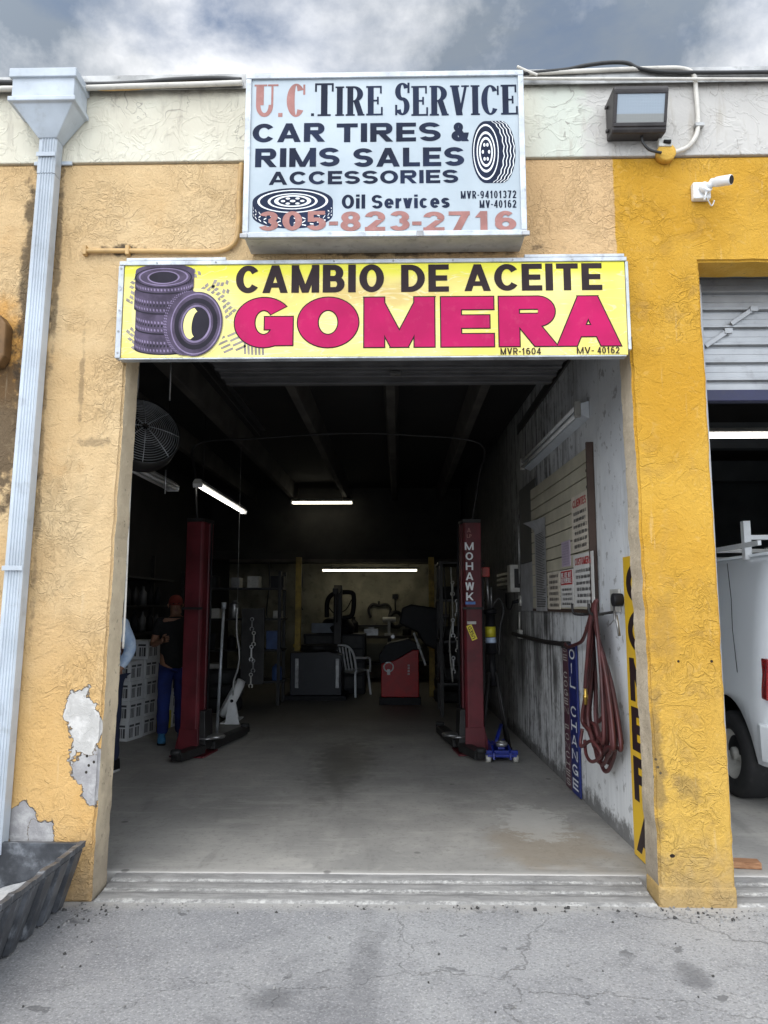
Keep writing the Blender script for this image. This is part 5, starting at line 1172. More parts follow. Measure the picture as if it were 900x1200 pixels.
for nm, lab, q, r in (('wall_socket', 'round white wall socket with black plug beside the grey wall panel', (608, 704), .05), ('wall_socket', 'small white square socket box low beside the grey wall panel', (607, 743), .0)):
    a, z = lp(*q); t = thing(nm, lab, 'socket', F(a, z, .01)); mb = MB()
    if r: mb.cyl(F(a, z, .004), F(a, z, .05), .062, n=20)
    else: mb.fbox(F, a - .06, a + .06, z - .05, z + .05, .004, .05)
    mb.build('cover', M['alu_dull'], t, bevel=.004); mb = MB()
    if r: mb.cyl(F(a, z, .051), F(a - .05, z - .02, .11), .022, n=10); mb.tube(smooth_path([F(a - .05, z - .02, .11), F(a - .3, z - .10, .1), F(a - .8, z - .07, .06), F(a - 1.0, z + .1, .03)]), .01, 6)
    else: mb.tube([F(a, z + .05, .03), F(a, z + .26, .025)], .012, 6)
    mb.build('plug' if r else 'conduit', M['black'] if r else M['alu_dull'], t)
wp = MB(); wp.tube(smooth_path([F(-4.9, 1.30, .05), F(-4.2, 1.295, .05), F(-3.3, 1.285, .04), F(-2.5, 1.30, .04), F(-2.32, 1.30, .04)]), .022, 10); wp.fbox(F, -2.36, -2.28, 1.27, 1.33, .002, .07)
props(wp.build('air_pipe', M['dark_steel']), 'dark air pipe running along the right wall to the red hose', 'pipe')

# vertical signs on the right wall
def plank_sign(label, px0, px1, pyt, pyb, mat, words, tmat, off, t=.22, lw=.7):
    a0, a1 = lp(px0, 845, off)[0], lp(px1, 845, off)[0]; zt = lp((px0 + px1) / 2, pyt)[1]; zb = .06
    s = thing('vertical_sign', label, 'sign', F((a0 + a1) / 2, zb, off))
    mb = MB(); mb.fbox(F, a0, a1, zb, zt, off, off + .018); mb.build('board', mat, s, bevel=.002)
    mb = MB(); n = len(words); st = (zt - zb) / (n + .4)
    for i, ch in enumerate(words):
        if ch == ' ': continue
        zc = zt - (i + .7) * st; W = a1 - a0; lw_ = W * lw * (.4 if ch == 'I' else 1)
        write(mb, F, ch, (a0 + a1) / 2 - lw_ / 2, (a0 + a1) / 2 + lw_ / 2, zc - st * .36, zc + st * .36, off + .0185, t=t, h=.17)
    mb.build('lettering', tmat, s, fix=False); return s
BLUE = plain('navy_board', (.012, .022, .14), .45, var=.3, dirt=.15); MAR = plain('faded_maroon_board', (.09, .035, .05), .5, var=.35, dirt=.2)
plank_sign('narrow navy board lettered OIL CHANGE standing against the right wall', 670.5, 679.5, 757, 935, BLUE, 'OIL CHANGE', M['white_print'], .006, t=.26)
plank_sign('narrow faded maroon board lettered SE COGEN PONCHES against the right wall', 663.5, 670, 755, 925, MAR, 'SE COGEN PONCHES', M['alu_dull'], .004, t=.24)
ys_ = thing('vertical_sign', 'yellow board with black stacked letters against the right wall behind the pillar', 'sign', F(-.75, .06, .02))
g = NG('yellow_board'); w = g.noise(4, 5, .6); M['yboard'] = g.done(g.mix(g.ss(w, .4, .7), (.72, .45, .015), (.66, .40, .04)), .45)
gx = lp(737.5, 850, .03)[0]; mb = MB(); mb.fbox(F, gx, gx + .56, .055, 1.97, .008, .03); mb.build('board', M['yboard'], ys_, bevel=.002)
mb = MB()
for i, ch in enumerate('GOMERA'):
    zt = 1.93 - i * .312; write(mb, F, ch, gx + .05, gx + .51, zt - .275, zt, .0305, t=.34, h=.22)
mb.build('lettering', M['outline'], ys_, fix=False)
hk = thing('cap_hook', 'round black cap with chrome hooks hanging on the yellow sign edge', 'hook', F(-.9, 1.5, .05))
a, z = lp(726, 703); mb = MB(); mb.cyl(F(a, z, .03), F(a, z, .10), .045, n=20); mb.build('cap', M['black'], hk, bevel=.008)
mb = MB(); mb.tube([F(a, z - .04, .09), F(a + .01, z - .13, .09), F(a + .05, z - .16, .085)], .008, 8); mb.tube([F(a + .01, z - .13, .09), F(a - .08, z - .17, .1)], .004, 6); mb.tube([F(a + .04, z - .1, .09), F(a + .06, z - .24, .08)], .010, 8); mb.build('hook', M['steel'], hk)

hs = thing('air_hose', 'dark red rubber air hose coiled and hung on the right wall', 'hose', F(-1.3, .5, .05))
M['hose'] = plain('dark_red_rubber', (.085, .022, .022), .5, var=.4, dirt=.25, dirtcol=(.05, .03, .03))
rr = random.Random(11); hooka, hookz = lp(700, 712)
path = [F(-2.30, 1.315, .05), F(-2.15, 1.29, .06), F(-1.9, 1.32, .07), F(-1.65, 1.37, .07), F(-1.46, 1.48, .08)]
for i in range(9):
    wl, wr = -1.46 + rr.uniform(-.02, .22), -.72 + rr.uniform(-.2, .03); zb = .46 + rr.uniform(0, .16) + (.14 if i % 4 == 0 else 0); o = .05 + i * .012
    tl = -1.40 + i * .036; tr = -1.30 + i * .044
    path += [F(tl, 1.60 + rr.uniform(-.01, .02), o), F(tl - .01, 1.38, o), F(tl * .5 + wl * .5, 1.08, o), F(wl + .02, .80, o + rr.uniform(0, .02)), F(wl + .16, zb + .09, o), F((wl + wr) / 2, zb, o), F(wr - .14, zb + .08, o), F(wr, .74, o + .01), F(tr * .4 + wr * .6, 1.1, o), F(tr, 1.42, o)]
path += [F(-.95, 1.62, .16), F(-.93, 1.68, .15), F(-1.0, 1.60, .17), F(-1.15, 1.2, .18), F(-1.2, 1.05, .18)]
mb = MB(); mb.tube(smooth_path(path, 7), .0145, 8); mb.build('coils', M['hose'], hs)
mb = MB(); mb.tube(smooth_path([F(-1.3, .66, .17), F(-1.2, .58, .19), F(-1.05, .56, .19), F(-.9, .64, .17), F(-1.05, .70, .19), F(-1.3, .62, .2), F(-1.32, .74, .18)], 8), .0125, 8); mb.build('tie_loop', M['hose'], hs)
mb = MB(); mb.cyl(F(-1.2, 1.05, .18), F(-1.205, .93, .18), .013, n=10); mb.cyl(F(-1.203, 1.0, .18), F(-1.204, .97, .18), .019, n=6); mb.build('brass_coupling', plain('brass', (.55, .36, .08), .3, .8), hs)
hb = thing('hose_hook', 'bent steel hook screwed to the right wall holding the red hose', 'hook', F(-1.6, 1.6, .0))
mb = MB(); mb.fbox(F, -1.06, -.86, 1.60, 1.76, .002, .02); mb.build('back_plate', M['alu_dull'], hb, bevel=.003); mb = MB(); mb.tube(smooth_path([F(-1.42, 1.585, .003), F(-1.42, 1.58, .18), F(-1.42, 1.66, .2)]), .01, 8); mb.tube(smooth_path([F(-.97, 1.6, .02), F(-.97, 1.585, .18), F(-.97, 1.66, .2)]), .01, 8); mb.tube([F(-1.42, 1.583, .1), F(-.97, 1.583, .1)], .008, 8); mb.build('hook', M['dark_steel'], hb)

# ------------------------------------------------------------------ people
def skin_mesh(name, verts, edges, radii, sub=2, root=0):
    me = bpy.data.meshes.new(name); me.from_pydata([tuple(v) for v in verts], edges, [])
    o = bpy.data.objects.new(name, me); link(o)
    o.modifiers.new('skin', 'SKIN'); sk = me.skin_vertices[0].data
    for i, r in enumerate(radii): sk[i].radius = r if isinstance(r, tuple) else (r, r)
    sk[root].use_root = True
    m = o.modifiers.new('sub', 'SUBSURF'); m.levels = m.render_levels = sub
    bpy.context.view_layer.update()
    dg = bpy.context.evaluated_depsgraph_get(); r = bpy.data.meshes.new_from_object(o.evaluated_get(dg))
    bpy.data.objects.remove(o); r.name = name; return r
def person(label, x, y, yaw, skin, shirt, trousers, shoes, soles, hair, arms, sleeve=1.0, cap=None, s=1.0):
    t = thing('person', label, 'person', (x, y, .05))
    RT = Matrix.Translation((0, 0, 0)) @ Matrix.Rotation(yaw, 4, 'Z') @ Matrix.Scale(s, 4)
    V, E, Rr = [], [], []
    def add(p, r, to=None):
        V.append(RT @ Vector(p)); Rr.append(tuple(q * s for q in r) if isinstance(r, tuple) else r * s)
        if to is not None: E.append((to, len(V) - 1))
        return len(V) - 1
    def attach(me, name, mat):
        o = link(bpy.data.objects.new(name, me)); me.materials.clear(); me.materials.append(mat); o.parent = t
        for p in me.polygons: p.use_smooth = True
        return o
    pel = add((0, 0, .95), (.15, .11)); sp = add((0, 0, 1.14), (.135, .1), pel); ch = add((0, -.005, 1.34), (.16, .11), sp)
    nk = add((0, 0, 1.47), .056, ch); hb = add((0, .02, 1.54), (.066, .075), nk); hm = add((0, .025, 1.62), (.076, .093), hb); ht = add((0, .015, 1.695), (.06, .07), hm)
    for k, sgn in enumerate((-1, 1)):
        sh_ = add((.17 * sgn, 0, 1.41), .062, ch); el, wr = arms[k]
        m1 = add(el, .043, sh_); w1 = add(wr, .029, m1); d = (Vector(wr) - Vector(el)).normalized(); add(Vector(wr) + d * .07, (.036, .02), w1)
    legs = []
    for sgn in (-1, 1):
        h = add((.09 * sgn, 0, .86), .088, pel); kn = add((.10 * sgn, .015, .49), .058, h); an = add((.105 * sgn, -.015, .10), .038, kn); add((.115 * sgn, .11, .04), (.04, .03), an)
    me = skin_mesh('body', V, E, Rr)
    bm = bmesh.new(); bm.from_mesh(me); hb_ = MB(); hb_.bm.free(); hb_.bm = bm
    for k, sgn in enumerate((-1, 1)):      # fingers and thumb grown out of the palm
        el, wr = map(Vector, arms[k]); d = (wr - el).normalized(); pal = wr + d * .07; side = d.cross(Vector((sgn, 0, 0))).normalized(); curl_ = Vector((-sgn, 0, 0))
        for j, L in enumerate((.068, .078, .074, .058)):
            b = pal + side * (j - 1.5) * .019; hb_.tube([RT @ b, RT @ (b + d * L * .55 + curl_ * .008), RT @ (b + d * L * .9 + curl_ * .03)], [.0095 * s, .009 * s, .007 * s], 8)
        b = wr + d * .03 - side * .03; hb_.tube([RT @ b, RT @ (b + d * .035 - side * .025), RT @ (b + d * .065 - side * .028 + curl_ * .015)], [.012 * s, .0105 * s, .008 * s], 8)
    # nose, ears and brow
    hb_.tube([RT @ Vector((0, .11, 1.635)), RT @ Vector((0, .133, 1.605)), RT @ Vector((0, .118, 1.592))], [.008, .014, .01], 8)
    for sgn in (-1, 1): hb_.tube([RT @ Vector((.074 * sgn, .015, 1.645)), RT @ Vector((.088 * sgn, .005, 1.625)), RT @ Vector((.078 * sgn, .012, 1.595))], [.008, .012, .008], 8)
    bm.to_mesh(me); bm.free(); attach(me, 'body', skin)
    # shirt
    V, E, Rr = [], [], []
    a = add((0, 0, .80), (.182, .14)); b = add((0, 0, 1.08), (.17, .128), a); c = add((0, -.005, 1.34), (.188, .13), b); add((0, 0, 1.455), (.075, .07), c)
    for k, sgn in enumerate((-1, 1)):
        sh_ = add((.175 * sgn, 0, 1.41), .082, c); el, wr = map(Vector, arms[k]); m1 = add(el if sleeve > .5 else Vector((.175 * sgn, 0, 1.41)).lerp(el, .6), .064 if sleeve > .5 else .07, sh_)
        if sleeve > .5: add(el.lerp(wr, .8), .045, m1)
    me = skin_mesh('shirt', V, E, Rr)
    for v in me.vertices: v.co += v.normal * noise.noise(v.co * 9) * .012 + v.normal * noise.noise(v.co * 22) * .004
    attach(me, 'shirt', shirt)
    V, E, Rr = [], [], []
    a = add((0, 0, 1.0), (.16, .12))
    for sgn in (-1, 1):
        h = add((.092 * sgn, 0, .82), .105, a); kn = add((.10 * sgn, .015, .49), .082, h); add((.105 * sgn, -.01, .08), .072, kn)
    me = skin_mesh('trousers', V, E, Rr)
    for v in me.vertices: v.co += v.normal * noise.noise(v.co * 8) * .012
    attach(me, 'trousers', trousers)
    for sgn in (-1, 1):
        mb = MB(); F_ = Frame(RT @ Vector((.112 * sgn, 0, 0)), RT.to_3x3() @ Vector((1, 0, 0)), RT.to_3x3() @ Vector((0, 1, 0)), (0, 0, 1))
        foot = [(-.038, -.075), (.038, -.075), (.046, .04), (.05, .13), (.034, .185), (-.03, .19), (-.046, .13), (-.042, .04)]
        L = []
        for z, k_, f_ in ((.022, 1, 1), (.06, .98, .97), (.085, .9, .7), (.12, .8, .38)): L.append([mb.V(F_(p[0] * k_, -.075 + (p[1] + .075) * f_, z)) for p in foot])
        for i in range(3):
            for j in range(8): mb.face([L[i][j], L[i][(j + 1) % 8], L[i + 1][(j + 1) % 8], L[i + 1][j]], True)
        mb.face(L[-1]); mb.face(L[0][::-1])
        me = bpy.data.meshes.new('shoe'); bmesh.ops.recalc_face_normals(mb.bm, faces=mb.bm.faces); mb.bm.to_mesh(me); mb.bm.free(); so = attach(me, 'shoe', shoes)
        mb = MB(); mb.prism(F_, [(p[0] * 1.06, p[1] * 1.03) for p in foot], 0.001, .022); me = bpy.data.meshes.new('sole'); mb.bm.to_mesh(me); mb.bm.free(); q = attach(me, 'sole', soles); q.parent = so
    mb = MB()
    Mx = RT @ Matrix.Translation((0, .005, 1.645))
    mb.lathe([(.095, -.05), (.1, .0), (.094, .04), (.07, .075), (.035, .092), (0, .096)] if not cap else [(.098, -.02), (.103, .01), (.097, .045), (.072, .08), (.035, .098), (0, .102)], Mx @ Matrix.Diagonal((.84, 1, 1, 1)), 24)
    if cap: mb.prism(Frame(Mx @ Vector((0, .06, -.01)), RT.to_3x3() @ Vector((1, 0, 0)), RT.to_3x3() @ Vector((0, 1, -.15)), (0, 0, 1)), [(-.075, 0), (.075, 0), (.07, .07), (.035, .105), (-.035, .105), (-.07, .07)], 0, .008)
    me = bpy.data.meshes.new('cap' if cap else 'hair'); mb.bm.to_mesh(me); mb.bm.free(); attach(me, 'cap' if cap else 'hair', cap or hair)
    mb = MB()
    for sgn in (-1, 1): mb.lathe([(0, -.011), (.008, -.008), (.011, 0), (.008, .008), (0, .011)], RT @ Matrix.Translation((.031 * sgn, .106, 1.637)), 10)
    me = bpy.data.meshes.new('eyes'); mb.bm.to_mesh(me); mb.bm.free(); attach(me, 'eyes', M['black'])
    mb = MB(); mb.tube([RT @ Vector((-.024, .104, 1.563)), RT @ Vector((0, .112, 1.56)), RT @ Vector((.024, .104, 1.563))], .005, 6); me = bpy.data.meshes.new('mouth'); mb.bm.to_mesh(me); mb.bm.free(); attach(me, 'mouth', M['lips'])
    t.location.z = .05
    return t
M['lips'] = plain('lips', (.28, .09, .08), .5)
M['skin'] = plain('warm_brown_skin', (.30, .15, .09), .5, var=.15, dirt=0)
g = NG('light_blue_shirt'); w = g.noise(14, 5, .6); M['lshirt'] = g.done(g.mix(g.ss(w, .35, .65), (.42, .58, .80), (.62, .74, .90)), .85)
person('person in light blue shirt and navy trousers half hidden behind the left jamb', -2.88, 3.02, R(160), M['skin'], M['lshirt'], plain('navy_trousers', (.014, .02, .05), .85), M['black'], M['white'], M['black'],
       (((-.25, -.05, 1.16), (-.22, .10, .95)), ((.25, -.05, 1.16), (.2, .12, .97))))
person('person in black shirt, blue jeans and red cap standing behind the left lift column', -2.68, 4.55, R(200), M['skin'], plain('black_shirt', (.008, .008, .009), .9), plain('blue_jeans', (.014, .03, .17), .85, var=.4), plain('blue_shoes', (.05, .22, .42), .6), M['black'], M['black'],
       (((-.25, .03, 1.14), (-.2, .22, 1.16)), ((.25, -.02, 1.14), (.16, .2, 1.2))), sleeve=0, cap=plain('red_cap_cloth', (.20, .025, .016), .8), s=.985)

# ------------------------------------------------------------------ cartons of oil by the left wall
CART = plain('white_carton', (.62, .63, .64), .7, var=.12, dirt=.12, dirtcol=(.3, .28, .25)); YC = plain('yellow_carton', (.62, .5, .03), .65, var=.15)
rows = ['floor row', 'second row', 'third row', 'fourth row', 'top row']; cols = ['nearest', 'second', 'third', 'fourth']
c0, c1 = Vector((-3.30, 4.75, 0)), Vector((-3.06, 6.1, 0)); dirc = (c1 - c0).normalized(); nrm = Vector((dirc.y, -dirc.x, 0))
for ci in range(4):
    nrow = (4, 5, 4, 2)[ci]
    for ri in range(nrow):
        yel = (ci == 2 and ri == 0)
        p = c0 + dirc * (ci * .36) + nrm * random.uniform(-.015, .015)
        lab = ('yellow oil carton on the floor at the foot of the white cartons' if yel else 'white printed oil carton in the %s of the %s stack by the left wall' % (rows[ri], cols[ci]))
        t = thing('oil_carton', lab, 'carton', p + Vector((0, 0, .05 + ri * .232)), 'oil cartons stacked by the left wall')
        z0 = .051 + ri * .232
        ya = random.uniform(-.05, .05); d_ = (Matrix.Rotation(ya, 3, 'Z') @ dirc); n_ = (Matrix.Rotation(ya, 3, 'Z') @ nrm)
        Fc = Frame(p + n_ * .14, d_, (0, 0, 1), n_)
        mb = MB(); mb.fbox(Fc, -.165, .165, z0, z0 + .23, -.28, 0); mb.build('box', YC if yel else CART, t, bevel=.004)
        Fe = Frame(p + n_ * .14 - d_ * .1655, -n_, (0, 0, 1), -d_)
        mb = MB(); rr = random.Random(9)
        for FF, o in ((Fc, -.14), (Fe, .02)):
            for k in range(2):
                x = o + .012 + k * .125
                mb.flat(FF, [(x, z0 + .16), (x + .1, z0 + .16), (x + .1, z0 + .185), (x, z0 + .185)], .001)
                for j in range(3): w_ = rr.uniform(.012, .03); mb.flat(FF, [(x, z0 + .035), (x + w_, z0 + .035), (x + w_, z0 + .145), (x, z0 + .145)], .001); x += w_ + .01
        mb.build('print', INK, t, fix=False)

# ------------------------------------------------------------------ left side clutter
pf = thing('box_fan', 'tilted white floor fan standing alone on the dark floor', 'fan', (-2.34, 6.15, .05))
Mx = rot((-2.33, 6.15, .36), x=0, y=R(118), z=R(13))
mb = MB(); mb.lathe([(.25, -.06), (.28, -.055), (.285, .0), (.28, .055), (.25, .06)], Mx, 36, False)
for i in range(9): r = .03 + i * .027; mb.tube([Mx @ Vector((r * math.cos(a), r * math.sin(a), .06)) for a in [2 * math.pi * k / 32 for k in range(32)]], .003, 4, closed=True)
mb.lathe([(0, .064), (.04, .064), (.045, .05), (.045, -.05), (0, -.05)], Mx, 16); mb.build('housing', M['white'], pf)
for s in (-1, 1):
    mb = MB(); q = Mx @ Vector((0, s * .295, 0)); mb.hexa([(q.x - .09, q.y - .012, .05), (q.x + .11, q.y - .012, .05), (q.x + .11, q.y + .012, .05), (q.x - .09, q.y + .012, .05), (q.x - .03, q.y - .012, .40), (q.x + .03, q.y - .012, .40), (q.x + .03, q.y + .012, .40), (q.x - .03, q.y + .012, .40)]); lg = mb.build('leg', M['white'], pf, bevel=.004)
    mb = MB(); mb.cyl((q.x, q.y - .02, .36), (q.x, q.y + .02, .36), .022, n=12); mb.build('knob', M['black'], lg)
mb = MB(); mb.box(-2.42, -2.22, 5.86, 6.44, .051, .07); mb.build('foot', M['white'], pf, bevel=.004)
o = MB(); o.cyl((-2.25, 5.0, .06), (-2.21, 5.02, 1.6), .018, n=10); o.cyl((-2.21, 5.02, 1.6), (-2.21, 5.02, 1.68), .03, n=10); props(o.build('white_pole', M['alu']), 'straight pale pole leaning upright behind the left lift column', 'pole')
o = MB(); o.tube(smooth_path([(-2.10, 5.3, 1.62), (-2.10, 5.3, 1.3), (-2.06, 5.3, 1.05), (-2.07, 5.3, .85), (-2.12, 5.3, .68), (-2.13, 5.3, .5)]), .013, 8); o.cyl((-2.1, 5.3, 1.6), (-2.1, 5.3, 4.0), .004, n=5); props(o.build('hanging_hose', M['flash']), 'short pale hose hanging beside the upright pale pole', 'hose')
o = MB(); o.cyl((-2.36, 4.7, .5), (-2.32, 4.7, 2.1), .008, n=8); o.mbox(rot((-2.36, 4.7, .28)), .05, .05, .46); props(o.build('pry_bar', M['dark_steel']), 'thin dark rod standing just right of the left lift column', 'rod')
rk = thing('parts_rack', 'dark shelf rack of small parts along the left side of the bay', 'rack', (-3.0, 8.2, .05))
mb = MB()
for x in (-3.55, -1.95):
    for y in (7.8, 8.3): mb.box(x - .025, x + .025, y - .025, y + .025, .05, 2.2)
mb.build('post', M['dark_steel'], rk)
for z in (.4, .9, 1.4, 1.9): mb = MB(); mb.box(-3.6, -1.9, 7.77, 8.33, z, z + .03); mb.build('shelf', M['dark_steel'], rk)
rr = random.Random(21)
PARTM = [M['dark_steel'], M['black'], M['steel'], M['alu_dull'], plain('brown_carton', (.25, .15, .08), .8), plain('dull_blue_can', (.05, .1, .25), .5), plain('dull_orange_can', (.4, .12, .03), .5)]
wds = ['leftmost on the', 'second from the left on the', 'middle of the', 'fourth along the', 'rightmost on the']; shn = ['lowest', 'second', 'third', 'top']
for si, z in enumerate((.432, .932, 1.432, 1.932)):
    for k in range(5):
        x = -3.4 + k * .34 + rr.uniform(-.04, .04); m = PARTM[rr.randrange(7)]; h = rr.uniform(.12, .3); w_ = rr.uniform(.06, .11); mb = MB()
        if rr.random() < .5:
            mb.lathe([(0, 0), (w_, 0), (w_, h * .8), (w_ * .5, h * .92), (w_ * .5, h), (0, h)], Matrix.Translation((x, 7.95, z)), 16); nm, lb = 'fluid_can', 'small fluid can %s %s shelf of the dark rack'
        else:
            mb.box(x - w_, x + w_, 7.85, 8.1, z, z + h); mb.box(x - w_ * .8, x + w_ * .8, 7.846, 7.85, z + h * .3, z + h * .7); nm, lb = 'parts_carton', 'small parts box %s %s shelf of the dark rack'
        o = mb.build(nm, m, None, bevel=.003); props(o, lb % (wds[k], shn[si]), 'can' if nm == 'fluid_can' else 'box', 'parts on the dark rack')
# shelf of bottles behind the carton stacks
ws = thing('wall_shelf', 'dark wall shelf above the white oil cartons on the left', 'shelf', (-3.6, 5.6, 1.2))
for z in (1.25, 1.62, 2.0): mb = MB(); mb.box(-3.79, -3.45, 4.2, 7.0, z, z + .025); mb.build('board', M['dark_steel'], ws)
for y in (4.25, 5.6, 6.95):
    mb = MB(); mb.box(-3.795, -3.75, y, y + .04, 1.0, 2.4); mb.build('upright', M['dark_steel'], ws)
rr = random.Random(33); BOT = [M['steel'], M['black'], plain('grey_bottle', (.09, .09, .09), .4), plain('dark_red_bottle', (.25, .02, .02), .4), M['black'], M['dark_steel']]
for si, z in enumerate((1.275, 1.645)):
    for k in range(8):
        y = 4.45 + k * .31; mb = MB(); h = rr.uniform(.2, .29); w_ = .05
        mb.lathe([(0, 0), (w_, 0), (w_ * 1.05, h * .65), (w_ * .4, h * .82), (w_ * .36, h), (0, h)], Matrix.Translation((-3.58, y, z)), 14)
        o = mb.build('oil_bottle', BOT[rr.randrange(6)], None); props(o, '%s bottle from the front on the %s board above the white cartons' % (['first', 'second', 'third', 'fourth', 'fifth', 'sixth', 'seventh', 'eighth'][k], ['lower', 'middle'][si]), 'bottle', 'bottles on the wall shelf')

# ------------------------------------------------------------------ machines at the back
wb = thing('wheel_balancer', 'red wheel balancer cabinet with raised black hood at the back of the bay', 'wheel balancer', (.0, 8.0, .05))
M['red'] = plain('red_enamel_cabinet', (.46, .008, .01), .45, var=.2, dirt=.15)
Fw = wall_frame(7.86); mb = MB(); mb.prism(Fw, [(-.29, .17), (.32, .17), (.32, .92), (.22, .92), (-.05, .76), (-.29, .70)], -.5, 0); mb.build('cabinet', M['red'], wb, bevel=.012)
mb = MB(); mb.prism(Fw, [(-.32, .05), (.35, .05), (.35, .168), (-.32, .168)], -.52, .02); mb.build('base', M['black'], wb, bevel=.006)
mb = MB(); mb.prism(Fw, [(-.31, .705), (-.05, .765), (.22, .925), (.34, .925), (.34, 1.0), (.15, 1.10), (-.2, 1.02), (-.33, .82)], -.52, .02); mb.build('tray', M['black'], wb, bevel=.01)
mb = MB(); mb.prism(Fw, [(.0, 1.35), (.05, 1.60), (.2, 1.66), (.62, 1.60), (.70, 1.38), (.66, .9), (.42, 1.0), (.3, 1.2)], -.55, -.02); mb.build('hood', M['black'], wb, bevel=.03, seg=3)
mb = MB(); mb.cyl((.24, 7.84, 1.20), (.43, 7.80, .68), .018, n=10); mb.cyl((.30, 7.83, 1.03), (.33, 7.82, .95), .026, n=10); mb.build('handle', M['white'], wb)
mb = MB(); Mx = rot((-.17, 7.855, .65), x=R(90)); mb.lathe([(.065, 0), (.085, 0), (.085, .012), (.065, .012)], Mx, 24, True); mb.mbox(rot((-.17, 7.85, .57)), .05, .012, .09); mb.build('gauge', M['white'], wb)
mb = MB(); rr = random.Random(2)
for i in range(4): write(mb, wall_frame(7.857), ['BAL', 'ANCE', 'R', 'PRO'][i] if False else 'III', .14, .22 + .02 * (i % 2), .66 - i * .045, .69 - i * .045, 0)
mb.build('decal', M['white_print'], wb, fix=False)
mb = MB(); mb.cyl((-.1, 7.9, 1.14), (-.1, 7.75, 1.14), .03, n=12); mb.build('spindle', M['steel'], wb)
tcg = thing('tyre_changer', 'black tyre changer with tall column standing left of the white chair', 'tyre changer', (-1.3, 8.8, .05))
mb = MB(); mb.prism(wall_frame(8.45), [(-1.86, .12), (-.98, .12), (-.98, .80), (-1.2, .86), (-1.86, .84)], -.7, 0); mb.build('cabinet', plain('dark_machine_blue', (.012, .013, .02), .4, dirt=.3), tcg, bevel=.015)
for x in (-1.74, -1.05): mb = MB(); mb.box(x - .03, x + .03, 8.43, 8.449, .25, .74); mb.build('side_strip', M['steel'], tcg, bevel=.004)
mb = MB(); mb.cyl((-1.4, 8.8, .86), (-1.4, 8.8, .96), .32, n=28); mb.build('turntable', M['dark_steel'], tcg)
mb = MB(); mb.box(-1.16, -1.02, 8.9, 9.08, .8, 2.0); mb.bar((-1.09, 8.98, 1.95), (-1.09, 8.4, 1.88), .10, .10); mb.cyl((-1.09, 8.45, 1.9), (-1.09, 8.45, 1.35), .035, n=12); mb.build('column', M['dark_steel'], tcg, bevel=.01)
mb = MB(); mb.box(-1.95, -.9, 8.4, 9.3, .051, .12); mb.build('base', M['black'], tcg)
lpad = thing('steering_frame', 'dark rounded frame sitting on top of the black machines against the pale back wall', 'frame', (-1.2, 9.4, 1.5))
mb = MB(); y = 9.5; mb.tube(smooth_path([(-1.34, y, 1.42), (-1.33, y, 1.72), (-1.2, y, 1.86), (-.9, y, 1.88), (-.84, y, 1.78), (-.86, y, 1.5), (-.95, y, 1.42), (-1.2, y, 1.40)]), .045, 10); mb.tube(smooth_path([(-1.3, y, 1.6), (-1.2, y, 1.5), (-1.0, y, 1.55), (-.88, y, 1.75)]), .012, 6); mb.build('rim', M['black'], lpad)
cbn = thing('tool_cabinet', 'black tool cabinet heaped with tools behind the tyre changer', 'cabinet', (-1.3, 9.6, .05))
mb = MB(); mb.box(-1.75, -.62, 9.35, 9.9, .05, 1.12); mb.build('body', M['black'], cbn, bevel=.01)
for i in range(4): mb = MB(); mb.box(-1.7, -.67, 9.335, 9.349, .15 + i * .24, .36 + i * .24); mb.build('drawer', M['dark_steel'], cbn, bevel=.004)
tbx = thing('tool_heap', 'dark lumpy engine part heaped on the black tool cabinet', 'engine part', (-1.15, 9.6, 1.13)); mb = MB(); mb.lathe([(0, 0), (.3, 0), (.33, .12), (.24, .26), (.12, .30), (0, .31)], Matrix.Translation((-1.15, 9.6, 1.122)), 14); mb.box(-1.5, -1.2, 9.5, 9.8, 1.122, 1.3); mb.build('casting', M['black'], tbx, bevel=.015)
mn = MB(); mn.box(-1.60, -1.12, 9.30, 9.33, 1.14, 1.32); o = mn.build('metal_sheet', plain('blue_grey_plate', (.10, .12, .15), .4), None, bevel=.004); props(o, 'small blue grey metal plate propped on the black tool cabinet', 'plate')
ch = thing('plastic_chair', 'white plastic garden chair with slatted back beside the tyre changer', 'chair', (-.80, 8.9, .05))
Rc = Matrix.Translation((-.86, 9.15, .05)) @ Matrix.Rotation(R(-28), 4, 'Z')
P = lambda a, b, z: Rc @ Vector((a, b, z))
mb = MB(); mb.grid(lambda u, v: P(-.22 + .44 * u, -.22 + .44 * v, .42 + .03 * v), 6, 6); mb.grid(lambda u, v: P(-.22 + .44 * u, -.22 + .44 * v, .40 + .03 * v), 6, 6); mb.build('seat', M['white'], ch)
for a, b in ((-.22, -.22), (.22, -.22), (-.22, .22), (.22, .22)): mb = MB(); mb.bar(P(a * 1.15, b * 1.2, 0), P(a, b, .44), .035, .045); mb.build('leg', M['white'], ch, bevel=.004)
mb = MB(); mb.tube(smooth_path([P(-.24, -.22, .44), P(-.24, -.30, .72), P(-.16, -.34, .86), P(0, -.36, .90), P(.16, -.34, .86), P(.24, -.30, .72), P(.24, -.22, .44)]), .02, 8)
for i in range(6): x = -.17 + i * .068; mb.bar(P(x, -.23, .46), P(x * .95, -.345, .86), .028, .012)
mb.build('backrest', M['white'], ch)
for s in (-1, 1): mb = MB(); mb.tube(smooth_path([P(s * .24, -.29, .68), P(s * .27, 0, .66), P(s * .26, .22, .63), P(s * .245, .25, .40)]), .02, 8); mb.build('armrest', M['white'], ch)
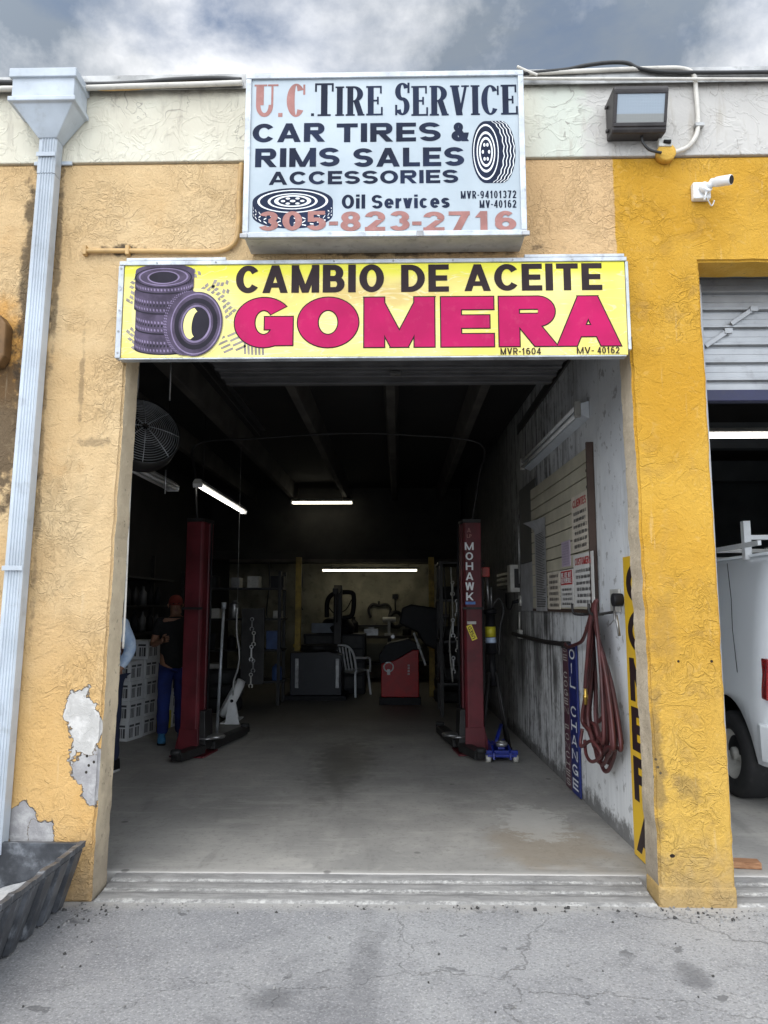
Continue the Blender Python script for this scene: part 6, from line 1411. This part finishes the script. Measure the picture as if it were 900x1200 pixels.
for lab, x in (('worn yellow steel post rising left of the lit back wall', -1.80), ('worn yellow steel post rising right of the lit back wall', .58)):
    p = MB(); p.box(x - .05, x + .05, 8.9, 9.0, .05, 2.50); p.box(x - .07, x + .07, 8.88, 9.02, .9, .96); o = p.build('steel_post', plain('dull_yellow_post', (.40, .27, .05), .6, var=.5, dirt=.4), None, bevel=.004); props(o, lab, 'post', 'yellow posts at the back')
# tools hung on the back wall
def on_back(name, label, cat, fn, mat, grp=None):
    mb = MB(); fn(mb); o = mb.build(name, mat); props(o, label, cat, grp)
Y = 12.15
q = at(445, 715, Y=Y)
on_back('hanging_yoke', 'dark horseshoe shaped tool hanging on the pale back wall', 'tool', lambda m: (m.tube(smooth_path([(q.x - .2, Y, q.z - .16), (q.x - .24, Y, q.z + .02), (q.x - .15, Y, q.z + .13), (q.x, Y, q.z + .10), (q.x + .15, Y, q.z + .13), (q.x + .24, Y, q.z + .02), (q.x + .2, Y, q.z - .16)]), .028, 8), m.cyl((q.x - .02, Y, q.z + .1), (q.x - .02, Y, q.z + .2), .02, n=8)), M['dark_steel'])
q2 = at(464, 726, Y=Y)
on_back('fan_belt', 'round dark pulley wheel hanging on the pale back wall right of the yoke', 'pulley', lambda m: m.lathe([(.13, -.03), (.20, -.03), (.20, .03), (.13, .03)], rot((q2.x, Y - .02, q2.z), x=R(90), z=R(35)), 28, True), M['dark_steel'])
q3 = at(463, 700, Y=Y)
on_back('air_gun', 'small black air tool hanging above the dark pulley wheel', 'tool', lambda m: (m.mbox(rot((q3.x, Y, q3.z + .02)), .12, .06, .1), m.cyl((q3.x, Y, q3.z), (q3.x + .01, Y, q3.z - .35), .015, n=8)), M['black'])
q4 = at(448, 733, Y=Y)
on_back('wall_rail', 'thin dark tool rail fixed along the pale back wall', 'rail', lambda m: (m.box(-1.3, .95, Y - .02, Y + .03, q4.z - .02, q4.z + .01),), M['dark_steel'])
bench = thing('workbench', 'pale topped workbench along the back wall under the lit tube', 'workbench', (-.2, 11.7, .05))
mb = MB(); mb.box(-1.6, 1.15, 11.35, 12.1, .95, 1.0); mb.build('top', M['joist'], bench, bevel=.004)
for x in (-1.5, -.2, 1.05): mb = MB(); mb.box(x - .04, x + .04, 11.4, 11.48, .05, .949); mb.build('leg', M['dark_steel'], bench)
mb = MB(); mb.box(-1.55, 1.1, 11.45, 12.05, .4, .43); mb.build('shelf', M['dark_steel'], bench)
rr = random.Random(8); nm_ = ['vise', 'oil_jug', 'tool_box', 'drill_stand', 'paint_can', 'parts_bin', 'grinder']
for i, n_ in enumerate(nm_):
    x = -1.35 + i * .38; mb = MB(); h = rr.uniform(.18, .4)
    if n_ in ('paint_can', 'oil_jug'): mb.lathe([(0, 0), (.1, 0), (.1, h * .7), (.04, h * .85), (.04, h), (0, h)], Matrix.Translation((x, 11.6, 1.002)), 16)
    elif n_ in ('vise', 'grinder', 'drill_stand'): mb.box(x - .1, x + .1, 11.5, 11.75, 1.002, 1.04); mb.box(x - .03, x + .03, 11.55, 11.65, 1.041, 1.0 + h); mb.cyl((x - .14, 11.6, 1.0 + h), (x + .14, 11.6, 1.0 + h), .06, n=14)
    else: mb.box(x - .15, x + .15, 11.5, 11.75, 1.002, 1.0 + h * .7); mb.box(x - .06, x + .06, 11.6, 11.64, 1.0 + h * .7 + .001, 1.03 + h * .7)
    o = mb.build(n_, PARTM[i % 4], None, bevel=.004); props(o, 'dark %s on the workbench against the pale back wall' % n_.replace('_', ' '), n_.replace('_', ' '))
rk2 = thing('tyre_rack', 'dark rack of hanging cables and tools behind the right lift column', 'rack', (.9, 7.2, .05))
mb = MB()
for x in (.62, 1.22):
    for y in (6.6, 7.4): mb.box(x - .025, x + .025, y - .025, y + .025, .05, 2.3)
mb.build('post', M['dark_steel'], rk2)
for z in (.5, 1.1, 1.7, 2.25): mb = MB(); mb.box(.58, 1.26, 6.57, 7.43, z, z + .03); mb.build('shelf', M['dark_steel'], rk2)
rr = random.Random(4)
for si, z in enumerate((.532, 1.132, 1.732)):
    mb = MB(); Mx = Matrix.Translation((.92, 7.0, z)); mb.lathe([(.2, .02), (.24, 0), (.31, .0), (.33, .05), (.33, .14), (.31, .19), (.24, .19), (.2, .17)], Mx, 32, True); o = mb.build('stored_tyre', M['rubber']); props(o, 'black tyre lying on the %s shelf of the rack behind the right lift column' % ['low', 'middle', 'upper'][si], 'tyre', 'tyres on the dark rack')
for i in range(4):
    x = .66 + i * .1; mb = MB(); z0 = rr.uniform(.5, .9); mb.tube(smooth_path([(x, 6.5, 2.2), (x + .02, 6.5, 1.5), (x - .03, 6.5, 1.1), (x + .01, 6.5, z0)]), .012, 6); o = mb.build('hanging_cable', PARTM[[0, 3, 0, 2][i]]); props(o, '%s cable hanging on the front of the rack behind the right column' % ['leftmost dark', 'pale', 'third dark', 'rightmost grey'][i], 'cable', 'cables on the rack')

# spanners hung in a row, tyre stacks and hanging leads in the dark
def spanner(x, y, z, L, label, grp, m):
    mb = MB(); F_ = wall_frame(y); mb.fbox(F_, x - .011, x + .011, z - L, z, -.004, .004)
    ring(mb, F_, x, z + .02, .03, .03, .016, .016, .004, 14); ring(mb, F_, x, z - L - .02, .034, .034, .018, .018, .004, 12, 0, -60, 240)
    o = mb.build('spanner', m); props(o, label, 'spanner', grp)
ordn = ['topmost', 'second', 'third', 'fourth', 'lowest']
for i in range(5): spanner(-2.16 + .03 * (i % 2), 6.6, 1.42 - i * .2, .10 + .02 * (i % 3), '%s pale spanner hanging on the board right of the pale pole' % ordn[i], 'spanners on the left board', [M['steel'], M['alu_dull'], M['white']][i % 3])
bd_ = MB(); bd_.box(-2.32, -1.98, 6.62, 6.65, .5, 1.6); o = bd_.build('tool_board', M['dark_steel'], None, bevel=.004); props(o, 'narrow dark board with hanging spanners right of the pale pole', 'tool board')
for i in range(5): spanner(.78 + .06 * (i % 2), 6.48, 1.95 - i * .27, .12 + .03 * (i % 3), '%s spanner hanging on the front of the rack left of the right column' % ordn[i], 'spanners on the right rack', [M['alu_dull'], M['steel'], M['white']][i % 3])
hn = ['bottom', 'second', 'third', 'fourth', 'top']
for nm, x, y, n in (('by the right yellow post', .92, 8.4, 5), ('beside the dark parts rack', -2.72, 7.2, 3)):
    for k in range(n):
        mb = MB(); mb.lathe([(.19, .03), (.22, .0), (.30, .0), (.325, .05), (.325, .15), (.30, .2), (.22, .2), (.19, .17)], Matrix.Translation((x + rr.uniform(-.02, .02), y, .051 + k * .203)), 36, True)
        o = mb.build('stacked_tyre', M['rubber']); props(o, '%s black tyre in the stack %s' % (hn[k], nm), 'tyre', 'tyres in stacks')
for i, (x, z) in enumerate(((-2.6, 1.5), (-1.95, 1.7), (.75, 1.6), (1.0, 1.2))):
    mb = MB(); mb.tube(smooth_path([(x, 10.38, 2.5), (x + .03, 10.36, 2.1), (x - .02, 10.36, z), (x + .05, 10.37, z - .15)]), .014, 6); o = mb.build('hanging_lead', M['cable']); props(o, '%s black lead hanging from the pale loft rail' % ['first from the left', 'second from the left', 'third from the left', 'rightmost'][i], 'cable', 'leads on the loft rail')

# loose grit and crumbs on the forecourt, thickest along the sill, the pillar foot and the tub
mb = MB(); rr = random.Random(77)
for i in range(420):
    k = rr.random()
    if k < .5: x, y = rr.uniform(-1.7, 2.4), -abs(rr.gauss(0, .07)) - .01
    elif k < .72: x, y = rr.gauss(1.65, .25), -abs(rr.gauss(0, .12)) - .02
    elif k < .85: x, y = rr.gauss(-1.7, .1), -abs(rr.gauss(.1, .2)) - .03
    else: x, y = rr.uniform(-1.7, 2.2), rr.uniform(-1.6, -.1)
    s_ = rr.uniform(.0025, .007) * (1.5 if rr.random() < .08 else 1); mb.mi = 0 if rr.random() < .7 else 1
    z = gz(x, y) + s_ * .4; Mx = rot((x, y, z), rr.uniform(0, 3), rr.uniform(0, 3), rr.uniform(0, 3))
    mb.mbox(Mx, s_ * 2, s_ * rr.uniform(1.1, 2), s_ * rr.uniform(.9, 1.6))
o = mb.build('grit', [M['sill'], plain('dark_grit', (.06, .058, .055), .9)]); props(o, kind='stuff')
